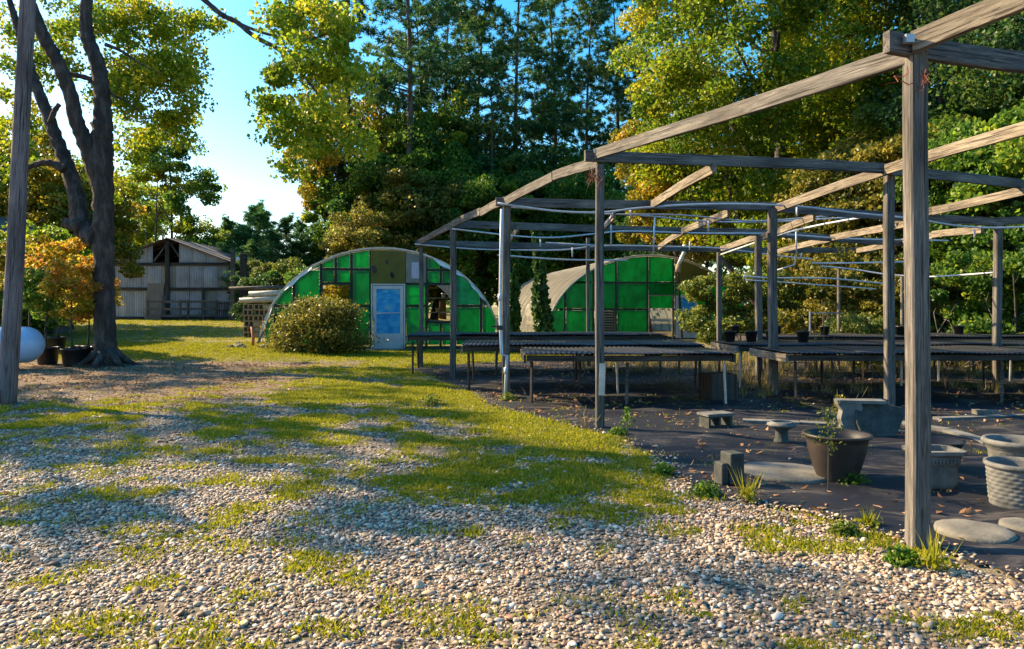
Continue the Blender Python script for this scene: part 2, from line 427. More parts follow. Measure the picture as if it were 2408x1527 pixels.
def broadleaf(seed, H, tr, c0, rad, ncl, nleaf, lsize, csig, limbs=9, bare=.3, vs=.25, bark_n=8, gap=.0, lean=(0, 0), patch=.2, flat=.6):
    """returns (trunk mesh, crown mesh): tapered trunk, limbs, twigs to each leaf cluster"""
    r = np.random.default_rng(seed)
    tb = MB()
    top = np.array([c0[0] + lean[0] * .3, c0[1] + lean[1] * .3, c0[2] + rad[2] * .6])
    tp = curve_pts((0, 0, 0), top, 9, .03, r)
    tr_r = [tr * (1.35 if i == 0 else 1) * (1 - .86 * (i / 9)) for i in range(10)]
    tb.tube(tp, tr_r, bark_n, True, .12, seed)
    # limb ends
    ends = []
    for i in range(limbs):
        th = 2 * PI * (i / limbs) + r.random() * .7; zz = r.uniform(-.7, .9)
        rr_ = math.sqrt(max(.05, 1 - zz * zz)) * r.uniform(.55, .85)
        ends.append((np.array(c0) + np.array([math.cos(th) * rr_ * rad[0], math.sin(th) * rr_ * rad[1], zz * rad[2]])))
    lp = []
    for e in ends:
        z0 = max(H * bare * .6, min(e[2] - rad[2] * .5, H * .8)); k = min(8, max(1, int(z0 / max(top[2], .1) * 9)))
        s0 = tp[k]
        pts = curve_pts(s0, e, 6, .07, r); r0 = tr_r[k] * .55
        tb.tube(pts, [r0 * (1 - .8 * q / 6) for q in range(7)], 6, False, .1, seed)
        for q in range(1, 7): lp.append((pts[q], r0 * (1 - .8 * q / 6)))
    for q in range(4, 10): lp.append((np.array(tp[q]), tr_r[q] * .6))
    LP = np.array([q[0] for q in lp])
    # clusters
    cl = []
    while len(cl) < ncl:
        d = r.normal(size=3); d /= np.linalg.norm(d)
        q = r.uniform(.45, 1.0) ** .6
        p = np.array(c0) + d * q * np.array(rad) * r.uniform(.85, 1.1)
        if p[2] < H * bare: continue
        if gap and vnoise(p[0] + p[1] * .5, p[2], rad[0] * .45, seed % 7) < gap: continue
        cl.append(p)
    cl = np.array(cl)
    grow_twigs(tb, LP, np.array([q[1] for q in lp]), cl, r, tr * .18)
    w = r.uniform(.4, 1.6, size=ncl); w /= w.sum()
    idx = r.choice(ncl, nleaf, p=w)
    sg = (r.uniform(.6, 1.4, size=ncl) * csig)[idx][:, None]
    P = cl[idx] + tnorm(r, nleaf) * sg * np.array([1, 1, flat])
    cv = .42 + r.normal(size=ncl) * patch
    me = leaves("crown", P, lsize, vbase=cv[idx], vs=vs, r=r)
    tm = tb.mesh("trunk"); tm.polygons.foreach_set('use_smooth', [True] * len(tm.polygons))
    return tm, me

def needles(r, C, per, ln, wd, outw, upb=.3):
    n = len(C); K = n * per
    c = np.repeat(C, per, 0); o = np.repeat(outw, per, 0)
    d = rand_dirs(K, r) + o * .35 + np.array([0, 0, upb]); d /= np.linalg.norm(d, axis=1, keepdims=True)
    l = ln * (.6 + .7 * r.random((K, 1)))
    U = d * l * .5
    s = rand_dirs(K, r); V = np.cross(d, s); V /= np.linalg.norm(V, axis=1, keepdims=True); V *= wd * .5
    return c + d * l * .5, U, V
def pine(seed, H, tr, bare, spread, nbr, tuft_step, ln, wd, per=9, conical=.5, upt=.25, dead=6):
    r = np.random.default_rng(seed); tb = MB()
    tp = curve_pts((0, 0, 0), (r.normal() * .3, r.normal() * .3, H), 10, .012, r)
    trr = [tr * (1.25 if i == 0 else 1) * (1 - .9 * i / 10) for i in range(11)]
    tb.tube(tp, trr, 7, True, .1, seed)
    T = []; O = []; TV = []
    for i in range(nbr + dead):
        if i < nbr:
            f = bare + (1 - bare) * (i + r.random()) / nbr; isdead = False
        else:
            f = r.uniform(bare * .6, bare + .1); isdead = True
        f = min(f, .985); k = f * 10; k0 = int(k); base = np.array(tp[k0]) * (1 - (k - k0)) + np.array(tp[min(10, k0 + 1)]) * (k - k0)
        th = r.random() * 2 * PI; shape = (1 - (f - bare) / (1 - bare)) ** conical if conical else 1
        u_ = (f - bare) / (1 - bare)
        shape *= .55 + .45 * min(1, max(0, u_) * 4 + .3)
        bl = spread * shape * r.uniform(.55, 1.15) * (.5 if isdead else 1) + .25
        d = np.array([math.cos(th), math.sin(th), upt + r.normal() * .12 + (f > .85) * .5]); d /= np.linalg.norm(d)
        e = base + d * bl; pts = curve_pts(base, e, 4, .07, r); r0 = max(.012, trr[min(10, k0)] * .28)
        tb.tube(pts, [r0 * (1 - .8 * q / 4) for q in range(5)], 4, False)
        if isdead: continue
        nt_ = max(2, int(bl * .75 / tuft_step)); cv = .42 + r.normal() * .16
        for q in range(nt_):
            t = 1 - .75 * (q + r.random() * .6) / nt_
            seg = t * 4; s0 = min(3, int(seg)); p = np.array(pts[s0]) * (1 - (seg - s0)) + np.array(pts[s0 + 1]) * (seg - s0)
            for side in range(4):
                p2 = p + np.array([-d[1], d[0], 0]) * r.normal() * (bl * .13 + .1) + d * r.normal() * .12 + np.array([0, 0, abs(r.normal()) * .16])
                T.append(p2); O.append(d); TV.append(cv + r.normal() * .12)
    T = np.array(T); O = np.array(O); TV = np.array(TV)
    C, U, V = needles(r, T, per, ln, wd, O)
    me = quads_mesh("crown", C, U, V, np.repeat(TV, per) + r.normal(size=len(C)) * .12)
    tm = tb.mesh("trunk"); tm.polygons.foreach_set('use_smooth', [True] * len(tm.polygons))
    return tm, me

def ground_z(x, y):
    x = np.asarray(x, float); y = np.asarray(y, float)
    z = .30 * sstep(18.5, 25, y) * sstep(-4.8, -8.2, x) + .28 * sstep(27, 48, y) * sstep(2, -8, x)
    z = z + .03 * (fbm(x, y, 3.0, 2) - .5) * sstep(1, 4, np.abs(y)) 
    return z
def gz(x, y): return float(ground_z(x, y))

# ================================================================== GROUND
def px_of(x, y): return CX + F * np.asarray(x) / np.maximum(y, .05)
def py_of(y): return HY + F * CH / np.maximum(y, .05)
EDGE_PY = np.array([852, 868, 900, 960, 1000, 1040, 1120, 1175, 1220, 1300, 1390, 1560])
EDGE_PX = np.array([1180, 950, 1040, 1160, 1300, 1450, 1560, 1690, 1900, 2150, 2408, 3100])
def mat_mask(x, y):
    """signed metres inside the black ground cloth (positive inside)"""
    y = np.asarray(y, float); x = np.asarray(x, float)
    yc = np.maximum(y, 3.04); e = np.interp(py_of(yc), EDGE_PY, EDGE_PX); ex = (e - CX) / F * yc + (yc - y) * .8
    d = x - ex + .35 * (fbm(x, y, 1.1, 4) - .5)
    return np.minimum(np.minimum(d, (19.2 + .6 * fbm(x, y, 2.5, 3) - y) * 1.0), y + 2.2)
def grass_cover(x, y):
    x = np.asarray(x, float); y = np.asarray(y, float)
    d = -mat_mask(x, y)
    n = fbm(x, y, 1.6, 1); n2 = fbm(x, y, .55, 5)
    band = sstep(4.2, .2, d) * sstep(5.0, 7.5, y) * sstep(21, 17, y)
    g = 1.0 * band + (.24 + sstep(.44, .64, n * .5 + n2 * .5) * .5) * sstep(14, 10, y) * (.6 + .4 * sstep(3.5, 6.5, y))
    g = g + .8 * sstep(.34, .56, n) * sstep(6.5, 9, y) * sstep(16.5, 12.5, y) * sstep(-6.5, -3.5, x)
    g = g + 1.0 * sstep(18.6, 21.5, y) * (1 - sstep(2.5, 4.5, x))                 # far lawn
    g = g + .5 * sstep(16.5, 18, y) * sstep(-4, -2, x)
    g = g * (1 - .9 * sstep(-5.5, -7, x) * sstep(10, 12, y) * sstep(20, 18, y))   # bare dirt under the old tree
    return np.clip(g * (.15 + 1.5 * n2) - .8 * sstep(.40, .60, fbm(x, y, .28, 0)) * sstep(17, 13, y), 0, 1)
def dirt_cover(x, y):
    x = np.asarray(x, float); y = np.asarray(y, float)
    return np.clip(sstep(9.5, 12, y) * sstep(20, 18, y) * sstep(-2.5, -5, x) * (.6 + .6 * fbm(x, y, 1.2, 6)), 0, 1)

xs = np.unique(np.concatenate([np.linspace(-400, -40, 14), np.linspace(-40, -14, 20), np.linspace(-14, 14, 220), np.linspace(14, 40, 20), np.linspace(40, 400, 14)]))
ys = np.unique(np.concatenate([np.linspace(-60, 1, 14), np.linspace(1, 26, 220), np.linspace(26, 60, 50), np.linspace(60, 600, 16)]))
GX, GY = np.meshgrid(xs, ys)
gx, gy = GX.ravel(), GY.ravel()
me = bpy.data.meshes.new("ground")
nx, ny = len(xs), len(ys)
me.vertices.add(nx * ny)
me.vertices.foreach_set('co', np.stack([gx, gy, ground_z(gx, gy)], 1).astype(np.float32).ravel())
ii = (np.arange(ny - 1)[:, None] * nx + np.arange(nx - 1)[None, :]).ravel()
qd = np.stack([ii, ii + 1, ii + nx + 1, ii + nx], 1).astype(np.int32)
me.loops.add(qd.size); me.loops.foreach_set('vertex_index', qd.ravel())
me.polygons.add(len(qd)); me.polygons.foreach_set('loop_start', np.arange(len(qd), dtype=np.int32) * 4)
me.update(calc_edges=True); me.polygons.foreach_set('use_smooth', [True] * len(qd))
for nm, fn in (('grass', grass_cover), ('dirt', dirt_cover)):
    a = me.attributes.new(nm, 'FLOAT', 'POINT'); a.data.foreach_set('value', fn(gx, gy).astype(np.float32))
gm, nt, o = new_mat("gravelly_earth")
n1 = noise(nt, 9, 6, .7); n2 = noise(nt, 1.4, 4, .6); n3 = noise(nt, 60, 3, .7)
vor = nd(nt, "ShaderNodeTexVoronoi"); vor.inputs['Scale'].default_value = 24
tc = nd(nt, "ShaderNodeTexCoord"); nt.links.new(tc.outputs['Object'], vor.inputs['Vector'])
peb = ramp(nt, [(.0, (.11, .085, .06)), (.5, (.22, .18, .14)), (1, (.40, .35, .29))], vor.outputs['Color'])
soil = ramp(nt, [(.3, (.07, .055, .042)), (.7, (.19, .15, .11))], n1)
col = mixc(nt, .45, soil, peb)
dirt = ramp(nt, [(.25, (.07, .042, .028)), (.5, (.19, .13, .085)), (.75, (.34, .25, .17))], n1)
ad = nd(nt, "ShaderNodeAttribute", attribute_name="dirt"); ag = nd(nt, "ShaderNodeAttribute", attribute_name="grass")
col = mixc(nt, ad.outputs['Fac'], col, dirt)
grc = ramp(nt, [(.3, (.10, .13, .010)), (.5, (.27, .24, .014)), (.7, (.40, .31, .04))], n2)
grs = ramp(nt, [(.3, (.55, .55, .5)), (.7, (1.2, 1.15, 1))], n3)
grc = mixc(nt, .8, grc, grs, 'MULTIPLY')
gf = nd(nt, "ShaderNodeMath", operation='MULTIPLY'); nt.links.new(ag.outputs['Fac'], gf.inputs[0]); gf.inputs[1].default_value = .5
col = mixc(nt, gf.outputs[0], col, grc)
pbr(nt, o, col, .95, 0, bump(nt, n3, .7, .02), .1)
ground = link("ground", me, gm); ground['kind'] = 'structure'

# ---- black weed cloth laid over the display yard
xs = np.arange(-3.2, 17, .09); ys = np.arange(-1.9, 20.0, .09)
GX, GY = np.meshgrid(xs, ys); gx, gy = GX.ravel(), GY.ravel()
mk = mat_mask(gx, gy)
ang = .5
wr = .045 * np.clip(fbm(gx * math.cos(ang) + gy * math.sin(ang), (-gx * math.sin(ang) + gy * math.cos(ang)) * 3, 1.6, 6) - .45, 0, 1) * 3 + .01 * fbm(gx, gy, .3, 2)
z = ground_z(gx, gy) + .014 + wr * sstep(0, .4, mk) - .0
ok = (mk > 0).reshape(GX.shape)
nx = len(xs)
ii = (np.arange(len(ys) - 1)[:, None] * nx + np.arange(nx - 1)[None, :])
keep = ok[:-1, :-1] & ok[1:, :-1] & ok[:-1, 1:] & ok[1:, 1:]
ii = ii[keep]
qd = np.stack([ii, ii + 1, ii + nx + 1, ii + nx], 1)
used, inv = np.unique(qd.ravel(), return_inverse=True)
me = bpy.data.meshes.new("weed_cloth")
me.from_pydata(np.stack([gx[used], gy[used], z[used]], 1).tolist(), [], inv.reshape(-1, 4).tolist()); me.update()
mm, nt, o = new_mat("black_woven_cloth")
n1 = noise(nt, 1.1, 6, .7); n2 = noise(nt, 14, 4, .7)
c = ramp(nt, [(.34, (.003, .004, .008)), (.55, (.009, .009, .016)), (.66, (.06, .052, .05)), (.78, (.17, .14, .115))], n1)
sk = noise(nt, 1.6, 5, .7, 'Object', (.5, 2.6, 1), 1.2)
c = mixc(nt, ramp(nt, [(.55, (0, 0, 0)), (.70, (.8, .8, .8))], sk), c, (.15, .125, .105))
c = mixc(nt, .35, c, ramp(nt, [(.4, (.3, .3, .3)), (.7, (1.3, 1.2, 1.1))], n2), 'MULTIPLY')
wv = nd(nt, "ShaderNodeTexWave"); wv.inputs['Scale'].default_value = 60; tc = nd(nt, "ShaderNodeTexCoord"); nt.links.new(tc.outputs['Object'], wv.inputs[0])
pbr(nt, o, c, .62, 0, bump(nt, n2, .35, .01), .4)
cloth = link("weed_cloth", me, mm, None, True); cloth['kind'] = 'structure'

# ---- instancing for uncountable ground cover
hid = {}
def scatter(name, P, rot, scl, idx, protos):
    me = bpy.data.meshes.new(name); n = len(P)
    me.vertices.add(n); me.vertices.foreach_set('co', P.astype(np.float32).ravel())
    for nm, ty, key, dat in (('rot', 'FLOAT_VECTOR', 'vector', rot), ('scl', 'FLOAT_VECTOR', 'vector', scl), ('idx', 'INT', 'value', idx)):
        a = me.attributes.new(nm, ty, 'POINT'); a.data.foreach_set(key, np.asarray(dat, np.int32 if ty == 'INT' else np.float32).ravel())
    ob = link(name, me, None)
    cl = bpy.data.collections.new(name + "_sources")
    for p in protos: cl.objects.link(p)
    ng = bpy.data.node_groups.new(name, 'GeometryNodeTree')
    ng.interface.new_socket('Geometry', in_out='INPUT', socket_type='NodeSocketGeometry')
    ng.interface.new_socket('Geometry', in_out='OUTPUT', socket_type='NodeSocketGeometry')
    gi = ng.nodes.new('NodeGroupInput'); go = ng.nodes.new('NodeGroupOutput')
    ip = ng.nodes.new('GeometryNodeInstanceOnPoints'); ci = ng.nodes.new('GeometryNodeCollectionInfo')
    ci.inputs['Collection'].default_value = cl; ci.inputs['Separate Children'].default_value = True; ci.inputs['Reset Children'].default_value = True
    def at(nm, dt):
        a = ng.nodes.new('GeometryNodeInputNamedAttribute'); a.data_type = dt; a.inputs['Name'].default_value = nm; return a.outputs['Attribute']
    er = ng.nodes.new('FunctionNodeEulerToRotation')
    ng.links.new(at('rot', 'FLOAT_VECTOR'), er.inputs[0]); ng.links.new(er.outputs[0], ip.inputs['Rotation'])
    ng.links.new(at('scl', 'FLOAT_VECTOR'), ip.inputs['Scale']); ng.links.new(at('idx', 'INT'), ip.inputs['Instance Index'])
    ip.inputs['Pick Instance'].default_value = True
    ng.links.new(ci.outputs[0], ip.inputs['Instance']); ng.links.new(gi.outputs[0], ip.inputs['Points']); ng.links.new(ip.outputs[0], go.inputs[0])
    md = ob.modifiers.new("scatter", 'NODES'); md.node_group = ng
    ob['kind'] = 'stuff'
    return ob
def proto(name, me, mat):
    me.materials.clear(); me.materials.append(mat)
    return bpy.data.objects.new(name, me)

# pebbles
pm, nt, o = new_mat("river_pebble")
oi = nd(nt, "ShaderNodeObjectInfo")
c = ramp(nt, [(0, (.09, .07, .07)), (.2, (.22, .15, .10)), (.42, (.38, .26, .16)), (.7, (.48, .36, .25)), (.95, (.60, .54, .48)), (1, (.42, .17, .09))], oi.outputs['Random'])
c = mixc(nt, .5, c, ramp(nt, [(.3, (.6, .57, .54)), (.7, (1.1, 1.08, 1.05))], noise(nt, 2.2, 4, .6)), 'MULTIPLY')
pbr(nt, o, c, .62, 0, None, .35)
protos = []
for k in range(5):
    bm = bmesh.new(); bmesh.ops.create_icosphere(bm, subdivisions=2, radius=1)
    rr = np.random.default_rng(k); ax = rr.normal(size=(4, 3)); am = rr.uniform(.05, .16, 4)
    for v in bm.verts:
        d = 1
        for q in range(4): d += am[q] * math.sin(2.2 * v.co.dot(Vector(ax[q])) + q)
        v.co *= d
    me = bpy.data.meshes.new("pebble"); bm.to_mesh(me); bm.free(); me.polygons.foreach_set('use_smooth', [True] * len(me.polygons))
    protos.append(proto("pebble", me, pm))
def region(n, y0, y1, marg=1.25, power=1.0):
    """random ground points in a fan as wide as the view and a margin beyond"""
    u = rng.random(n); y = np.sqrt(y0 ** 2 + (y1 ** 2 - y0 ** 2) * u)
    x = (rng.random(n) * 2 - 1) * y * .71 * marg
    return x, y
def keepers(x, y, p): k = rng.random(len(x)) < p; return x[k], y[k]
X1, Y1 = region(105000, 2.5, 7.2); X2, Y2 = region(64000, 7.2, 12.5, 1.12); X3, Y3 = region(26000, 12.5, 19.5, 1.1)
x = np.concatenate([X1, X2, X3]); y = np.concatenate([Y1, Y2, Y3])
inm = mat_mask(x, y)
p = np.where(inm > .0, np.where(inm < .35, .35 * (1 - inm / .35), .004), 1 - .12 * grass_cover(x, y))
p = p * (1 - .75 * dirt_cover(x, y)) * (.6 + .4 * sstep(.3, .5, fbm(x, y, .9, 3)))
x, y = keepers(x, y, p)
# the loose heap of pebbles that spills on to the cloth
hx = rng.normal(size=900) * .30 + 1.72; hy = rng.normal(size=900) * .26 + 5.05
x = np.concatenate([x, hx]); y = np.concatenate([y, hy])
n = len(x); s = rng.lognormal(math.log(.0088), .36, n); s = np.clip(s, .005, .026)
heap = np.zeros(n); heap[-900:] = .05 * np.exp(-(((hx - 1.72) / .3) ** 2 + ((hy - 5.05) / .26) ** 2)) * rng.random(900) * 1.2
P = np.stack([x, y, ground_z(x, y) + s * .38 + heap + np.where(mat_mask(x, y) > 0, .018, 0)], 1)
rot = np.stack([rng.normal(size=n) * .25, rng.normal(size=n) * .25, rng.random(n) * 6.3], 1)
scl = np.stack([s * rng.uniform(.85, 1.45, n), s * rng.uniform(.65, 1.05, n), s * rng.uniform(.36, .66, n)], 1)
g = scatter("gravel", P, rot, scl, rng.integers(0, 5, n), protos)
tag(g, 'pale river pebbles strewn over the drive', 'gravel')

# grass tufts
gp = []
for k in range(4):
    r = np.random.default_rng(20 + k); nb = 16
    b = r.normal(size=(nb, 3)) * .026; b[:, 2] = 0
    d = rand_dirs(nb, r) * .75; d[:, 2] = 1; d /= np.linalg.norm(d, axis=1, keepdims=True)
    l = r.uniform(.012, .042, (nb, 1)) * (1 if k < 3 else .7)
    U = d * l * .5; s_ = rand_dirs(nb, r); V = np.cross(d, s_); V /= np.linalg.norm(V, axis=1, keepdims=True)
    gp.append(proto("tuft", quads_mesh("tuft", b + U, U, V * .0032 * (1 if k < 3 else 2.4), .5 + r.normal(size=nb) * .22), L['grass']))
X1, Y1 = region(42000, 2.5, 7.2); X2, Y2 = region(80000, 7.2, 14, 1.12); X3, Y3 = region(52000, 14, 24, 1.1); X4, Y4 = region(26000, 24, 50, 1.0)
x = np.concatenate([X1, X2, X3, X4]); y = np.concatenate([Y1, Y2, Y3, Y4])
p = grass_cover(x, y) * np.where(mat_mask(x, y) > .05, .03, 1)
x, y = keepers(x, y, p * np.where((y > 5) & (y < 15), .85, 1.2)); k = ~((y > 24) & (x > -2.5)); x = x[k]; y = y[k]; n = len(x)
s = rng.uniform(.45, 1.25, n) * (1 + y * .020) * (.8 + .5 * fbm(x, y, .8, 7))
P = np.stack([x, y, ground_z(x, y) + .002], 1)
rot = np.stack([np.zeros(n), np.zeros(n), rng.random(n) * 6.3], 1)
g = scatter("grass", P, rot, np.stack([s * 1.2, s * 1.2, s], 1), rng.integers(0, 4, n), gp)
tag(g, 'short weedy grass growing through the gravel', 'grass')

# fallen leaves
lp = []
for k in range(3):
    r = np.random.default_rng(40 + k)
    me = quads_mesh("leaf", np.zeros((1, 3)), np.array([[.028, .0, .004]]), np.array([[0, .013, .004]]), np.array([.2 + .3 * k]))
    lp.append(proto("fallen_leaf", me, L['litter']))
X1, Y1 = region(9000, 3.5, 20, 1.05); x, y = X1, Y1
p = np.where(mat_mask(x, y) > 0, .12 + .85 * (fbm(x, y, 1.0, 5) > .55), .10 + .95 * dirt_cover(x, y)) * np.where(y < 5, .5, 1)
x, y = keepers(x, y, p)
hx = rng.uniform(-1, 8, 2600); hy = rng.uniform(11, 19, 2600); k = fbm(hx, hy, 1.2, 2) > .5; x = np.concatenate([x, hx[k]]); y = np.concatenate([y, hy[k]])
hx = rng.uniform(-11, -5, 5200); hy = rng.uniform(10, 19, 5200); k = fbm(hx, hy, .8, 2) > .45; x = np.concatenate([x, hx[k]]); y = np.concatenate([y, hy[k]])
n = len(x)
P = np.stack([x, y, ground_z(x, y) + np.where(mat_mask(x, y) > 0, .045, .014)], 1)
rot = np.stack([rng.normal(size=n) * .35, rng.normal(size=n) * .35, rng.random(n) * 6.3], 1)
s = rng.uniform(.7, 1.7, n)[:, None]
g = scatter("fallen_leaves", P, rot, np.repeat(s, 3, 1), rng.integers(0, 3, n), lp)
tag(g, 'dry brown fallen leaves scattered over cloth and earth', 'fallen leaves')
dp = []
for k in range(3):
    r = np.random.default_rng(70 + k); nb = 12
    b = r.normal(size=(nb, 3)) * .03; b[:, 2] = 0
    d = rand_dirs(nb, r) * .45; d[:, 2] = 1; d /= np.linalg.norm(d, axis=1, keepdims=True)
    l = r.uniform(.08, .34, (nb, 1)); U = d * l * .5; s_ = rand_dirs(nb, r); V = np.cross(d, s_); V /= np.linalg.norm(V, axis=1, keepdims=True)
    dp.append(proto("dry_tuft", quads_mesh("dry_tuft", b + U, U, V * .005, .5 + r.normal(size=nb) * .3), L['drygrass'] if k else L['olive']))
x = rng.uniform(1.5, 15, 2600); y = rng.uniform(11.5, 21, 2600); k = (fbm(x, y, 1.1, 4) + .25 * sstep(17, 19, y)) > .56; x = x[k]; y = y[k]; n = len(x)
s = rng.uniform(.5, 1.5, n)[:, None] * (.7 + .5 * sstep(14, 19, y))[:, None]
g = scatter("dry_undergrowth", np.stack([x, y, ground_z(x, y)], 1), np.stack([x * 0, x * 0, rng.random(n) * 6], 1), np.repeat(s, 3, 1), rng.integers(0, 3, n), dp)
tag(g, 'dry stalks and weeds under and behind the right hand benches', 'dry weeds')

# ================================================================== PERGOLA
AX = 0.10
root = thing("pergola", (0.6, 11.5, 0), "open timber pergola with square posts and warped rafters above the display benches", "pergola")
root.location = (0.6, 11.5, 0)
def post(px, yb, ptop, w=.10, base=None, mat='beam', Y=None, brackets=True):
    Y = Y or F * CH / (yb - HY)
    x = (px - CX) / F * Y; zt = CH + (HY - ptop) / F * Y
    b = beam("post", (x, Y, gz(x, Y) - .05), (x + random.uniform(-.01, .01), Y, zt), w, w, M[mat], root, 9, .007, 0, int(px), 0)
    return x, Y, zt
posts = [(2155, 1290, 112), (1410, 1010, 388), (1190, 940, 482), (1065, 890, 532), (990, 865, 572)]
for q, w in zip(posts, (.11, .10, .125, .125, .10)): post(*q, w=w)
for q in ((2090, 975, 408, .115), (1818, 932, 492, .13), (1784, 893, 556, .12), (1691, 853, 590, .12), (1383, 864, 560, .09), (2345, 924, 530, .11)):
    post(q[0], q[1], q[2], w=q[3])
def bm_(pts, w=.045, h=.14, mat='beam', sag=0, name="beam"):
    for i in range(len(pts) - 1):
        a = W(*pts[i]); b = W(*pts[i + 1])
        beam(name, a, b, w, h, M[mat], root, 9, .012, sag, int(pts[i][0] * 7 + pts[i][1]))
# purlins running off to the right, shaded faces towards the viewer
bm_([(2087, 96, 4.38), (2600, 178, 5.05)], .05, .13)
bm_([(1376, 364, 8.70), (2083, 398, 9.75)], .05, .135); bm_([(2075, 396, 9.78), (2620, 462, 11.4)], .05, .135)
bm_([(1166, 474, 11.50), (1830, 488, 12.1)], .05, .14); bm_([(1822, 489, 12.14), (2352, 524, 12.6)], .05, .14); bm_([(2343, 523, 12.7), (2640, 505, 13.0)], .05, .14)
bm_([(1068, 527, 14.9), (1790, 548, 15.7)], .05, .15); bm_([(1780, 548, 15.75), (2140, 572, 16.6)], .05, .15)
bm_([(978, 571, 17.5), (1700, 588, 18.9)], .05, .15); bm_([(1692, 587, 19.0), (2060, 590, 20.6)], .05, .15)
# front rail climbing towards the viewer; nearest lengths coloured sunlit with the paler timber
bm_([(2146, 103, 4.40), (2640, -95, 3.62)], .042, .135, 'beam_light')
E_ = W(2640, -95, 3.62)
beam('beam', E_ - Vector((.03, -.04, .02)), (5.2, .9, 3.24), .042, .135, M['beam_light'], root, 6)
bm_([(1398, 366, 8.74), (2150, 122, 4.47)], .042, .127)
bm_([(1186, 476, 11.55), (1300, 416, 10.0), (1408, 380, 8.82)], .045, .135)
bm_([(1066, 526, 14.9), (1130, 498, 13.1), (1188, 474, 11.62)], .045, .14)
bm_([(984, 570, 17.55), (1068, 528, 15.0)], .045, .14)
# rafters between the purlins, sunlight put into their paler timber colour
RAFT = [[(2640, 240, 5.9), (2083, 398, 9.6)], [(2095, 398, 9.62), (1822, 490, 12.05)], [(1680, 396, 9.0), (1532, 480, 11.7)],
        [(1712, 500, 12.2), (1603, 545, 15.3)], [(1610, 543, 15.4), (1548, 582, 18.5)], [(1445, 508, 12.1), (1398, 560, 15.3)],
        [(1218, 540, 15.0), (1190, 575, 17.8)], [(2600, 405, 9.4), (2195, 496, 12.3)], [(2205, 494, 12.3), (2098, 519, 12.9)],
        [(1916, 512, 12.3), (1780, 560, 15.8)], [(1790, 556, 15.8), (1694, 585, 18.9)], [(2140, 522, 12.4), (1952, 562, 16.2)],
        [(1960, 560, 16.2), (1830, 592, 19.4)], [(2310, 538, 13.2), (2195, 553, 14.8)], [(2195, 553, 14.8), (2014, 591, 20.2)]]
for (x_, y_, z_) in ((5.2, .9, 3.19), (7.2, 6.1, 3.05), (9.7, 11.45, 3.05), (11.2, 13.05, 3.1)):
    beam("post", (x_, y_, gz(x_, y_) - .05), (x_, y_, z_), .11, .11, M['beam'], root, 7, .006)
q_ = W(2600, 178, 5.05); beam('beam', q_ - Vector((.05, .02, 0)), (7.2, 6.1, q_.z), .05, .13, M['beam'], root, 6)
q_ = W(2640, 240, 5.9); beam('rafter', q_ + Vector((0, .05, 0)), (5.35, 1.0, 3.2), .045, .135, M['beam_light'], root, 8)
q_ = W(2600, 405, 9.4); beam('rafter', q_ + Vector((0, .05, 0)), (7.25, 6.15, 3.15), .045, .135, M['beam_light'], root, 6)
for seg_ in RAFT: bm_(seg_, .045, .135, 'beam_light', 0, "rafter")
# grey patch plate nailed on a front post
a = W(1417, 855, 8.66); b = W(1415, 930, 8.66)
beam("patch_board", b, a, .075, .012, M['steel'], root, 2, 0, 0, 3, -.34)
# metal straps where purlins cross the front rail
for (px, py, Y) in ((2137, 92, 4.36), (1402, 356, 8.68), (1190, 467, 11.5)):
    c = W(px, py, Y) - root.location
    MB().box(c, (.05, .04, .05)).build("corner_strap", M['steel'], root)

# dead vine tangled round the post heads
def vine(x, y, z0, z1, label, n=26, sd=1):
    rr = random.Random(sd); m = MB()
    for i in range(n):
        a = rr.random() * 6.3; q = Vector((x + math.cos(a) * .07, y + math.sin(a) * .07, z1 - rr.random() * .1)); pts = [q]
        for k in range(4):
            q = q + Vector((rr.uniform(-.05, .035), rr.uniform(-.04, .03), -rr.random() * (z1 - z0) / 5)); pts.append(q)
        m.tube(pts, [.004, .004, .003, .003, .002], 3, False)
    v = m.build("dry_vine", M['vine_red']); tag(v, label, "dead vine"); return v
p1 = W(2150, 150, 4.45); vine(p1.x - .02, p1.y - .03, p1.z - .25, p1.z, "dry red vine tangled on the head of the nearest post", 12, 2)
p1 = W(1404, 400, 8.75); vine(p1.x - .02, p1.y - .03, p1.z - .3, p1.z + .02, "short red dead vine hanging at the second front post", 22, 3)

# ---- sprinkler pipework strung under the pergola
def smooth_path(pts, k=5):
    P = [Vector(p) for p in pts]; out = []
    for i in range(len(P) - 1):
        p0 = P[max(i - 1, 0)]; p1 = P[i]; p2 = P[i + 1]; p3 = P[min(i + 2, len(P) - 1)]
        for t in np.arange(0, 1, 1 / k):
            out.append(.5 * ((2 * p1) + (-p0 + p2) * t + (2 * p0 - 5 * p1 + 4 * p2 - p3) * t * t + (-p0 + 3 * p1 - 3 * p2 + p3) * t ** 3))
    out.append(P[-1]); return out
pw = thing("sprinkler_pipework", (0, 0, 0), "thin grey white plastic irrigation pipes strung in sagging lines under the pergola", "irrigation pipes")
def pipe(pts, r=.017, sm=True, name="pipe", mat='pvc', par=None):
    P = [W(*p) for p in pts]
    if sm and len(P) > 2: P = smooth_path(P)
    return MB().tube(P, r, 7).build(name, M[mat], par or pw, True)
pipe([(1170, 478, 11.35), (1300, 496, 11.4), (1410, 500, 11.45), (1500, 490, 11.5), (1620, 482, 11.6), (1740, 480, 11.7), (1880, 486, 11.8), (2000, 500, 12), (2150, 515, 12.1), (2250, 531, 12.2), (2345, 536, 12.3), (2500, 530, 12.5)])
pipe([(1196, 487, 11.9), (1410, 503, 12.1), (1600, 506, 12.3), (1760, 520, 12.6), (1880, 514, 12.8), (1990, 505, 13), (2060, 506, 13.1)], .014)
